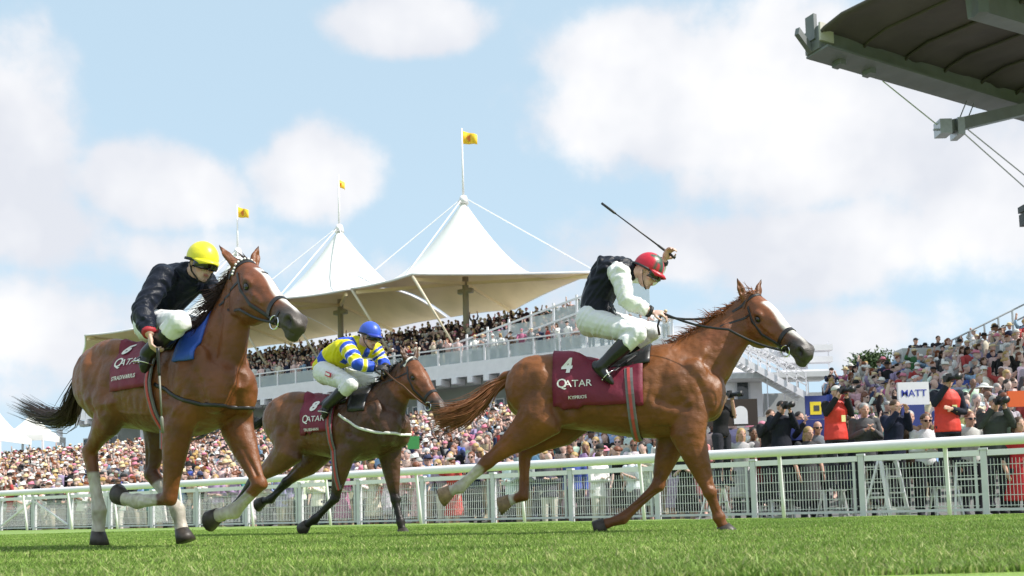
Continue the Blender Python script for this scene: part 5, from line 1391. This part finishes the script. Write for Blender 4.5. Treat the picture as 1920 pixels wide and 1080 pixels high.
    if S.get('vest'):
        m = MB(); torso(m, J, 1.05, .022, 20)
        for i in (0, 1): m.ell(two(J['sh'][i], J['chs'], .28), .082, None, 12, 8)
        m.tube([two(J['chs'], J['nck'], .6), J['nck'], two(J['nck'], J['hed'], .3)], [.09, .075, .066], 12)
        put('body_protector', m, silk, .008, 4, lambda P: np.tile(np.array(S['body']), (len(P), 1)))
        m = MB(); arms(m, J, .020, 14, upto=S.get('sleeve', .8), r0=.058); put('sleeve', m, silk, .008, 3, lambda P: np.tile(np.array(S['sleevec']), (len(P), 1)))
    else:
        m = MB(); torso(m, J, 1.06, .022, 20); arms(m, J, .022, 14, upto=S.get('sleeve', .88), r0=.058)
        for i in (0, 1): m.ell(two(J['sh'][i], J['chs'], .3), .085, None, 12, 8)
        m.tube([two(J['chs'], J['nck'], .6), J['nck'], two(J['nck'], J['hed'], .25)], [.09, .072, .066], 12)
        put('silks_jacket', m, silk, .008, 4, sl_cf)
    for i in (0, 1):
        e, w = J['el'][i], J['wr'][i]; up = S.get('sleeve', .88)
        MB().tube([two(e, w, up-.02), two(e, w, up+.09)], [.050, .045], 14).build('cuff', S.get('cuff', cuffm), o, True)
        if S.get('gloves'):
            m = MB(); hand(m, w, J['hd'][i], J['pn'][i], -1 if i == 0 else 1, J['curl'][i], s=1.13); put('glove', m, glovem, .006, 1)
    # helmet, goggles, chin strap
    f = nrm(J['hf']); u = nrm(J['hu']-f*np.dot(J['hu'], f)); l = np.cross(u, f); c = J['hed']; ax = (l, f, u)
    m = MB(); m.ell(c+u*.042-f*.008, (.104, .124, .118), ax, 28, 14, lo=-14, hi=90)
    hm = m.mesh('helmet', [gloss]); P = mesh_np(hm)-(c+u*.042); L = np.stack([P@l, P@f, P@u], 1); setcol(hm, S['cap'](L)); hm.polygons.foreach_set('use_smooth', [True]*len(hm.polygons)); h = link('helmet', hm, o)
    m = MB(); rr = []
    for k, (a, z) in enumerate(((.100, .012), (.150, .0), (.172, -.014))):
        rr.append([c+u*(.030+z-.018*abs(math.sin(q))**2*1.0)+l*math.sin(q)*(.104 if k == 0 else .094-.012*k)+f*(-.01+a*math.cos(q)**.7) for q in np.linspace(-1.15, 1.15, 13)])
    m.loft([np.array(r) for r in rr], closed=False); pk = m.build('peak', gloss, h, True); so = pk.modifiers.new('s', 'SOLIDIFY'); so.thickness = .008; setcol(pk.data, np.tile(np.array(S['capc']), (len(pk.data.vertices), 1)))
    m = MB(); m.tube([c+u*.02-f*.02+l*.108*math.cos(q)+f*.118*math.sin(q) for q in np.linspace(0, 2*math.pi, 29)], [(.004, .011)]*29, 6, side=None); m.build('helmet_band', cuffm, h, True)
    m = MB(); rr = [[c+u*z+l*math.sin(q)*.090+f*(.105*math.cos(q)+.004+gg) for q in np.linspace(-1.25, 1.25, 15)] for z, gg in ((.036, -.004), (.026, .012), (-.010, .015), (-.026, .0))]
    m.loft([np.array(r) for r in rr], closed=False); g = m.build('goggles', shades, o, True); so = g.modifiers.new('s', 'SOLIDIFY'); so.thickness = .006
    for sd in (-1, 1): MB().tube([c+l*sd*.085+u*.0-f*.01, c+l*sd*.074-u*.06+f*.02, c+l*sd*.03-u*.112+f*.05, c-u*.118+f*.058], [(.008, .003)]*4, 6).build('chin_strap', cuffm, o, True)
    return o
def R_(v): return V(*v)
q = F4.loc
RJ4 = dict(pel=q(1122, 592, 0), wst=q(1118, 566, 0), chs=q(1141, 509, 0), nck=q(1184, 507, 0), hed=q(1213, 511, -.02), hf=V(.84, -.16, -.54), hu=V(.5, -.08, .85),
    sh=[q(1163, 514, -.19), q(1168, 508, .19)], el=[q(1174, 564, -.25), q(1224, 522, .33)], wr=[q(1222, 586, -.15), q(1245, 487, .22)],
    hip=[q(1112, 604, -.11), q(1112, 600, .11)], kn=[q(1194, 626, -.27), q(1222, 622, .24)], an=[q(1124, 690, -.31), q(1140, 688, .3)], to=[q(1147, 717, -.32), q(1163, 714, .31)],
    hd=[nrm(V(1, .02, -.12)), nrm(V(.5, -.1, .86))], pn=[V(0, .6, -.8), V(.6, -.6, -.3)], curl=[1.1, 1.35])
red, grn = (.55, .012, .035), (.04, .085, .055)
def cap4(L):
    a = np.arctan2(L[:, 0], L[:, 1]); L = L-np.array([-.03, .05, 0]); a = np.arctan2(L[:, 0], L[:, 1]); rr = np.hypot(L[:, 0], L[:, 1]); n = 5
    star = rr < .055*(1+.45*np.cos(n*a)); c = np.tile(np.array(red), (len(L), 1)); c[star & (L[:, 2] > 0)] = grn
    d = (np.abs(((a+3.14)*7/6.283) % 1-.5) < .16)&(L[:, 2] > .0)&(L[:, 2] < .02); return c
jk4 = jockey(h4, 'jockey in black vest, white sleeves and red cap raising a whip', RJ4, dict(body=(.008, .010, .018), vest=True, sleevec=(.78, .78, .78), cap=cap4, capc=red, gx=.10))
q = F6.loc
RJ6 = dict(pel=q(292, 602, 0), wst=q(296, 576, 0), chs=q(330, 532, 0), nck=q(360, 514, 0), hed=q(379, 496, -.02), hf=V(.93, -.16, -.30), hu=V(.30, .0, .95),
    sh=[q(306, 517, -.19), q(384, 527, .20)], el=[q(266, 582, -.36), q(408, 560, .28)], wr=[q(281, 628, -.40), q(418, 572, .08)],
    hip=[q(288, 612, -.11), q(300, 612, .11)], kn=[q(336, 604, -.29), q(392, 616, .25)], an=[q(276, 664, -.35), q(325, 664, .32)], to=[q(270, 694, -.37), q(330, 690, .34)],
    hd=[nrm(V(.25, -.02, -1)), nrm(V(1, -.2, -.1))], pn=[V(.5, .85, 0), V(0, -.6, -.8)], curl=[1.25, 1.1])
navy = (.010, .013, .024)
jk6 = jockey(h6, 'jockey in black silks and plain yellow cap crouched on the left horse', RJ6, dict(body=navy, paint=lambda P, c, d, J: c, cap=lambda L: np.tile(np.array((.78, .70, .03)), (len(L), 1)), capc=(.78, .70, .03), gx=.10, cuff=mat('cuff_red', (.35, .02, .03), .6)))
q = F8.loc
RJ8 = dict(pel=q(616, 692, 0), wst=q(623, 674, 0), chs=q(652, 658, 0), nck=q(677, 645, 0), hed=q(693, 632, -.02), hf=V(.93, -.12, -.28), hu=V(.28, .0, .95),
    sh=[q(650, 651, -.19), q(702, 656, .19)], el=[q(672, 684, -.28), q(716, 676, .25)], wr=[q(704, 689, -.13), q(724, 690, .1)],
    hip=[q(612, 700, -.12), q(618, 700, .12)], kn=[q(658, 720, -.28), q(694, 718, .25)], an=[q(612, 762, -.31), q(640, 762, .3)], to=[q(608, 782, -.33), q(645, 780, .31)],
    hd=[nrm(V(1, .05, -.1)), nrm(V(1, -.1, -.1))], pn=[V(0, .6, -.8), V(0, -.6, -.8)], curl=[1.2, 1.2])
yel, blu, wht = (.72, .66, .02), (.035, .09, .58), (.75, .75, .72)
def paint8(P, c, dist, J):
    c[:] = yel; h = (P-J['pel'])@nrm(J['chs']-J['pel'])/np.linalg.norm(J['chs']-J['pel'])
    c[(h < .38)&(h > .12)] = blu
    L = nrm(J['sh'][1]-J['sh'][0]); s = (P-J['chs'])@L
    c[(h > .75)&(np.abs(np.abs(s)-.085) < .035)] = blu
    for d, t in dist:
        arm = d < .085; b = np.floor(t*4.2+.15); near = arm & (t > .03)
        c[near & (b % 2 == 0)] = blu; c[near & (b % 2 == 1)] = yel; e = near & (np.abs((t*4.2+.15) % 1) < .16); c[e] = wht
        c[arm & (t > 1.45)] = blu
    return c
jk8 = jockey(h8, 'jockey in blue and yellow banded silks and blue cap on the middle horse', RJ8, dict(body=yel, paint=paint8, cap=lambda L: np.tile(np.array((.04, .10, .55)), (len(L), 1))*(1+.25*(np.abs(np.sin(np.arctan2(L[:, 0], L[:, 1])*3)) < .2))[:, None], capc=(.03, .06, .40), gx=.02, gloves=True, patch=True))
def whip(fr, a, b, mt, label):
    e = empty('whip', fr.o, label, 'whip', rz=-fr.psi); d = nrm(b-a); L = np.linalg.norm(b-a)
    m = MB(); m.tube([a, a+d*.03, a+d*.16, a+d*.18], [.013, .011, .010, .008], 8); m.build('grip', whipm, e, True)
    m = MB(); m.tube([a+d*.18, a+d*L*.8], [.0068, .0052], 8); m.build('shaft', mt, e, True); m = MB(); m.tube([a+d*L*.8, a+d*L*.83, a+d*L], [.006, .011, .010], 8); m.build('flap', mt, e, True)
q = F4.loc; whip(F4, q(1266, 484, .22), q(1128, 381, .16), whipm, 'long black whip raised behind the red cap')
q = F6.loc; whip(F6, q(296, 652, -.42), q(305, 812, -.36), whipgrey, 'thin grey whip hanging down the flank of the left horse')
# reins
for H, J in ((h4, RJ4), (h8, RJ8), (h6, RJ6)):
    mt = leather if H is not h8 else brownleather
    w0 = J['wr'][0]+nrm(J['hd'][0])*.08; w1 = J['wr'][1]+nrm(J['hd'][1])*.08
    if H is h4: w1 = w0+V(-.02, .09, 0)
    if H is h6: w0 = w1+V(0, -.1, -.02)
    for sd, w in ((-1, w0), (1, w1)):
        b = H['bits'][sd]; cr_ = H['ctr'][3]+V(-.05, .03, 1)*(H['dep'][3]+.03)
        if sd < 0 or H is h8: rein(H, [w, two(w, b, .55)+V(0, sd*.06, .02), b], mt)
        else: rein(H, [w, cr_, H['ctr'][5]+V(.02, .15, .03), b], mt)
    MB().tube([w0, two(w0, w1, .3)-V(.03, .02, .10), two(w0, w1, .5)-V(.02, 0, .16), two(w0, w1, .7)-V(.03, -.02, .08), w1], [(.009, .004)]*5, 6).build('rein_loop', mt, H['o'], True)

# ------------------------------------------------------------------ photographers and other nearer people at the mesh fence
redbib = mat('bib_red', (.62, .035, .02), .6, noise=.12, bump=.3, bscale=15)
def camera_prop(loc, rz, label, tele):
    e = empty('camera', loc, label, 'camera', rz=rz)
    m = MB(); m.box((0, 0, 0), (.15, .075, .10)); m.box((0, -.005, .065), (.06, .07, .04)); m.box((-.055, -.03, .0), (.045, .05, .10)); m.build('camera_body', blackm, e)
    L = .30 if tele else .13
    m = MB(); m.tube([(0, -.035, 0), (0, -.06, 0), (0, -L*.7, 0), (0, -L*.72, 0), (0, -L, 0)], [.036, .038, .04, .052 if tele else .044, .055 if tele else .045], 16); m.build('lens', blackm if not tele or hash(label) % 2 else blackm, e, True)
def person_at(px, py, dd, pose, label, cols, garment='jacket', hair=('short', 1), hat=None, h=1.75, rz=0, cam=None, bib=False, glasses=False, skin=(.55, .32, .24), group='photographers and onlookers at the mesh fence', lean=.3, trousers=(.03, .03, .04)):
    """px, py: where the top of the head shows"""
    J = stand(pose, h, lean)
    if dd < 5: r_ = ray(px, py); k_ = (FD+dd+RA@RB)/(r_.x*RB[0]+r_.y*RB[1]); depth = float(k_*r_.y)
    else: depth = dd
    top = at(px, py, depth); foot = V(top.x, top.y, top.z-h*1.0)
    me = body(J, .0125, True); me.materials.append(skinm); o = link('person', me); o.location = foot; o.rotation_euler = (0, 0, rz); o.color = (*skin, 1); tag(o, label, 'person', group)
    g = top_mb(J, garment); g.materials.append(clothm); c = link(garment, g, o); c.color = (*cols, 1)
    m = MB(); legs(m, J, .018, 10); me = remesh(m, 'trousers', .02, 1); me.materials.append(clothm); c = link('trousers', me, o); c.color = (*trousers, 1)
    if bib:
        m = MB(); torso(m, J, 1.07, .034, 16); m.tube([J['wst'], J['pel'], J['pel']-V(0, 0, .12)], [(.185, .145), (.205, .16), (.21, .165)], 14, side=V(1, 0, 0)); x = remesh(m, 'bib', .015, 3); x.materials.append(redbib); b = link('bib', x, o)
        MB().box(J['chs']+V(.02, -.175, -.16), (.075, .006, .11)).build('pass_card', mat('pass_yellow', (.72, .68, .30), .5), o)
    if hair: c = hair_mb(J, hair[0]).build('hair', hairm, o, True); c.color = (*HAIRC[hair[1]][1], 1)
    if hat: c = hat_mb(J, hat[0]).build('hat', strawm, o, True); c.color = (*hat[1], 1)
    if glasses: glasses_mb(J).build('sunglasses', shades, o)
    gz = -.5
    if dd < 5 and foot[2] > gz+.2: ladder((foot[0], foot[1], gz), float(foot[2]-gz)-.025, rz, ' '.join(('step ladder carrying the '+label.split(',')[0]).split()[:16]))
    if cam:
        hc = (J['wr'][0]+J['wr'][1])/2; p = V(hc[0], J['hed'][1]-.165, J['hed'][2]+.005); cr, sr = math.cos(rz), math.sin(rz)
        camera_prop((foot[0]+p[0]*cr-p[1]*sr, foot[1]+p[0]*sr+p[1]*cr, foot[2]+p[2]), rz, cam, True)
    return o
K2 = ('cam', 'cam')
person_at(1349, 732, .9, K2, 'photographer in black short-sleeved shirt at the fence, bare arms raised', (.015, .015, .017), 'tee', ('short', 1), cam='black camera held by the bare-armed photographer', rz=.55)
person_at(1462, 752, 1.2, K2, 'photographer in dark suit aiming a camera, left of the blue banner', (.018, .02, .03), 'jacket', ('short', 0), cam='black camera of the dark-suited photographer', rz=.1)
person_at(1563, 724, .8, K2, 'photographer in red bib and black sleeves, left of the white placard', (.02, .02, .023), 'jacket', ('bald', 3), cam='black camera held up above the left red bib', rz=.25, bib=True, hat=('cap', (.55, .53, .5)))
person_at(1618, 756, 1.3, ('clap', 'clap'), 'grey-haired onlooker in dark jacket over white shirt right of the left red bib', (.10, .10, .105), 'jacket', ('short', 3), rz=-.1)
person_at(1672, 750, .9, ('cam', 'cam'), 'man in navy suit with both hands at his mouth between the red bibs', (.014, .018, .04), 'jacket', ('short', 1), rz=.35)
person_at(1771, 700, .7, ('cam', 'fold'), 'tall photographer in red bib with yellow pass, right of the placard', (.02, .022, .035), 'jacket', ('short', 3), cam='black camera held by the photographer wearing a pass', rz=.05, bib=True, h=1.80)
person_at(1861, 742, .9, K2, 'photographer in charcoal jacket near the right edge looking through a camera', (.05, .055, .055), 'jacket', ('short', 3), cam='black camera of the charcoal-jacketed photographer', rz=-.15)
person_at(1530, 790, 1.7, ('down', 'down'), 'bald man in sunglasses and grey suit below the blue banner', (.16, .18, .21), 'jacket', ('bald', 3), glasses=True)
person_at(1731, 776, 1.2, ('fold', 'fold'), 'man in white shirt and sunglasses below the white placard', (.68, .68, .72), 'shirt', ('short', 1), glasses=True)
person_at(1428, 812, 1.9, ('down', 'fold'), 'onlooker in yellow cap low behind the rail beside the dark suit', (.25, .04, .05), 'jacket', ('short', 0), hat=('cap', (.75, .52, .03)))
person_at(1410, 802, 2.2, ('down', 'down'), 'dark-haired onlooker left of the yellow cap', (.10, .09, .10), 'shirt', ('short', 0), skin=(.20, .10, .06))
person_at(1388, 803, 1.6, ('down', 'clap'), 'blonde woman in light grey dress beside the brown board', (.45, .44, .46), 'dress', ('long', 2))
person_at(1814, 772, 1.5, ('down', 'phone'), 'man in sunglasses and pale shirt between the pass wearer and charcoal jacket', (.5, .5, .48), 'shirt', ('short', 4), glasses=True)
person_at(1905, 782, 1.0, ('down', 'clap'), 'woman in red dress at the extreme right behind the rail', (.45, .03, .04), 'dress', ('long', 1))
person_at(1645, 790, 1.8, ('down', 'down'), 'woman in black dress between the clapping man and navy suit', (.03, .03, .035), 'dress', ('long', 0))
for px, py, dd, pose, lab, c_, g_, hr, rz in (
    (1441, 768, 1.5, K2, 'second dark-clothed photographer left of the suited one, hands at the face', (.03, .03, .035), 'jacket', ('short', 1), .2),
    (1494, 772, 1.9, ('phone', 'down'), 'man in black jacket in front of the blue banner, one hand raised', (.02, .02, .022), 'jacket', ('short', 0), .3),
    (1592, 778, 1.9, ('fold', 'fold'), 'woman in navy dress between the left red bib and the clapping man', (.025, .03, .06), 'dress', ('long', 1), .1),
    (1702, 770, 1.7, ('down', 'clap'), 'man in dark brown jacket directly under the white placard', (.07, .045, .03), 'jacket', ('short', 3), -.1),
    (1836, 768, 1.9, K2, 'photographer in black behind the charcoal jacket, hands raised to the face', (.02, .02, .022), 'jacket', ('short', 0), .0),
    (1884, 770, 2.0, ('fold', 'down'), 'man in dark green jacket near the orange board', (.03, .05, .035), 'jacket', ('short', 1), .1),
    (1512, 800, 1.4, ('down', 'down'), 'fair-haired woman in charcoal dress low in front of the blue banner', (.06, .06, .065), 'dress', ('long', 2), .2)):
    person_at(px, py, dd, pose, lab, c_, g_, hr, rz=rz)
person_at(1715, 634, 33.2, ('down', 'down'), 'lone dark-suited steward standing on the platform at the terrace top, left', (.03, .03, .045), 'jacket', ('short', 0), hat=('cap', (.02, .02, .03)), group='stewards on the terrace platform')
person_at(1757, 630, 33.2, ('down', 'fold'), 'second dark-clothed steward on the platform, right beside the sloping handrail', (.035, .03, .035), 'jacket', ('short', 1), group='stewards on the terrace platform')
for px, hgt, rz, lab in ((1660, 1.0, .5, 'empty step ladder beside the navy-suited man'), (1600, .9, -.6, 'empty low step ladder right of the left red bib'), (1800, .9, -.5, 'empty step ladder right of the pass wearer')):
    t = line_t(px); p = rp(t, FD+.45); p[2] = -.48; ladder(tuple(p), hgt+.3, rz, lab)

# ------------------------------------------------------------------ white marquees and far trees
def marquee(px0, px1, py_eave, py_peak, depth, label):
    a = at(px0, py_eave, depth); b = at(px1, py_eave, depth); w = b.x-a.x; e = empty('marquee', ((a.x+b.x)/2, depth, .5), label, 'marquee', 'white marquees beyond the stand'); ze = a.z-.5; zp = at(px0, py_peak, depth).z-.5
    m = MB(); rings = []
    for r, k in ((1, 0), (.8, .10), (.55, .30), (.32, .58), (.14, .86), (.03, 1)): rings.append(np.array([(w/2*r*x, w/2*r*y, ze+(zp-ze)*k) for x, y in ((-1, -1), (0, -1), (1, -1), (1, 0), (1, 1), (0, 1), (-1, 1), (-1, 0))]))
    m.loft(rings); m.build('roof', membrane, e, False)
    m = MB(); m.box((0, -w/2-.02, ze-.2), (w*1.01, .05, .42)); m.box((w/2+.02, 0, ze-.2), (.05, w*1.0, .42)); m.build('valance', membrane, e)
    for x in (-1, 1):
        for y in (-1, 1): m = MB(); m.beam((x*w/2*.98, y*w/2*.98, 0), (x*w/2*.98, y*w/2*.98, ze), .12, .12); m.build('pole', white, e)
marquee(-75, 30, 822, 752, 62, 'white peaked marquee at the extreme left edge')
marquee(20, 102, 820, 778, 66, 'white marquee under the tail of the left horse')
def tree(px, py, depth, h, w, label, seed):
    R = random.Random(seed); c = at(px, py, depth); e = empty('tree', (c.x, c.y, c.z-h), label, 'tree')
    m = MB(); m.tube([(0, 0, 0), (.1, 0, h*.4), (-.05, .1, h*.85)], [.25, .17, .05], 8)
    for i in range(9): a = R.random()*6.28; z = h*(.35+.5*R.random()); m.tube([(0, 0, z), (math.cos(a)*w*.5, math.sin(a)*w*.5, z+h*.15)], [.08, .02], 5)
    m.build('trunk', mat('bark', (.09, .065, .045), .9), e, True)
    m = MB()
    cl = [(R.gauss(0, w*.33), R.gauss(0, w*.33), h*(.62+.3*R.random())) for _ in range(40)]
    for x, y, z in cl:
        for _ in range(110):
            p = V(x+R.gauss(0, .30), y+R.gauss(0, .30), z+R.gauss(0, .26)); a = nrm(V(R.gauss(0, 1), R.gauss(0, 1), R.gauss(0, 1))); b = nrm(np.cross(a, V(R.gauss(0, 1), R.gauss(0, 1), 1))); s = .10+.08*R.random(); k = R.uniform(.6, 1.3)
            m.add([p-a*s, p+b*s*.5, p+a*s, p-b*s*.5], [(0, 1, 2, 3)], 0, (.07*k, .115*k, .035*k))
    m.build('crown', mat('leaves', attr=True, rough=.6), e)
tree(1626, 652, 60, 9, 1.5, 'small leafy tree showing above the right terrace crowd', 3)
tree(1652, 662, 62, 8, 1.1, 'second leafy tree beside the first, above the terrace crowd', 4)
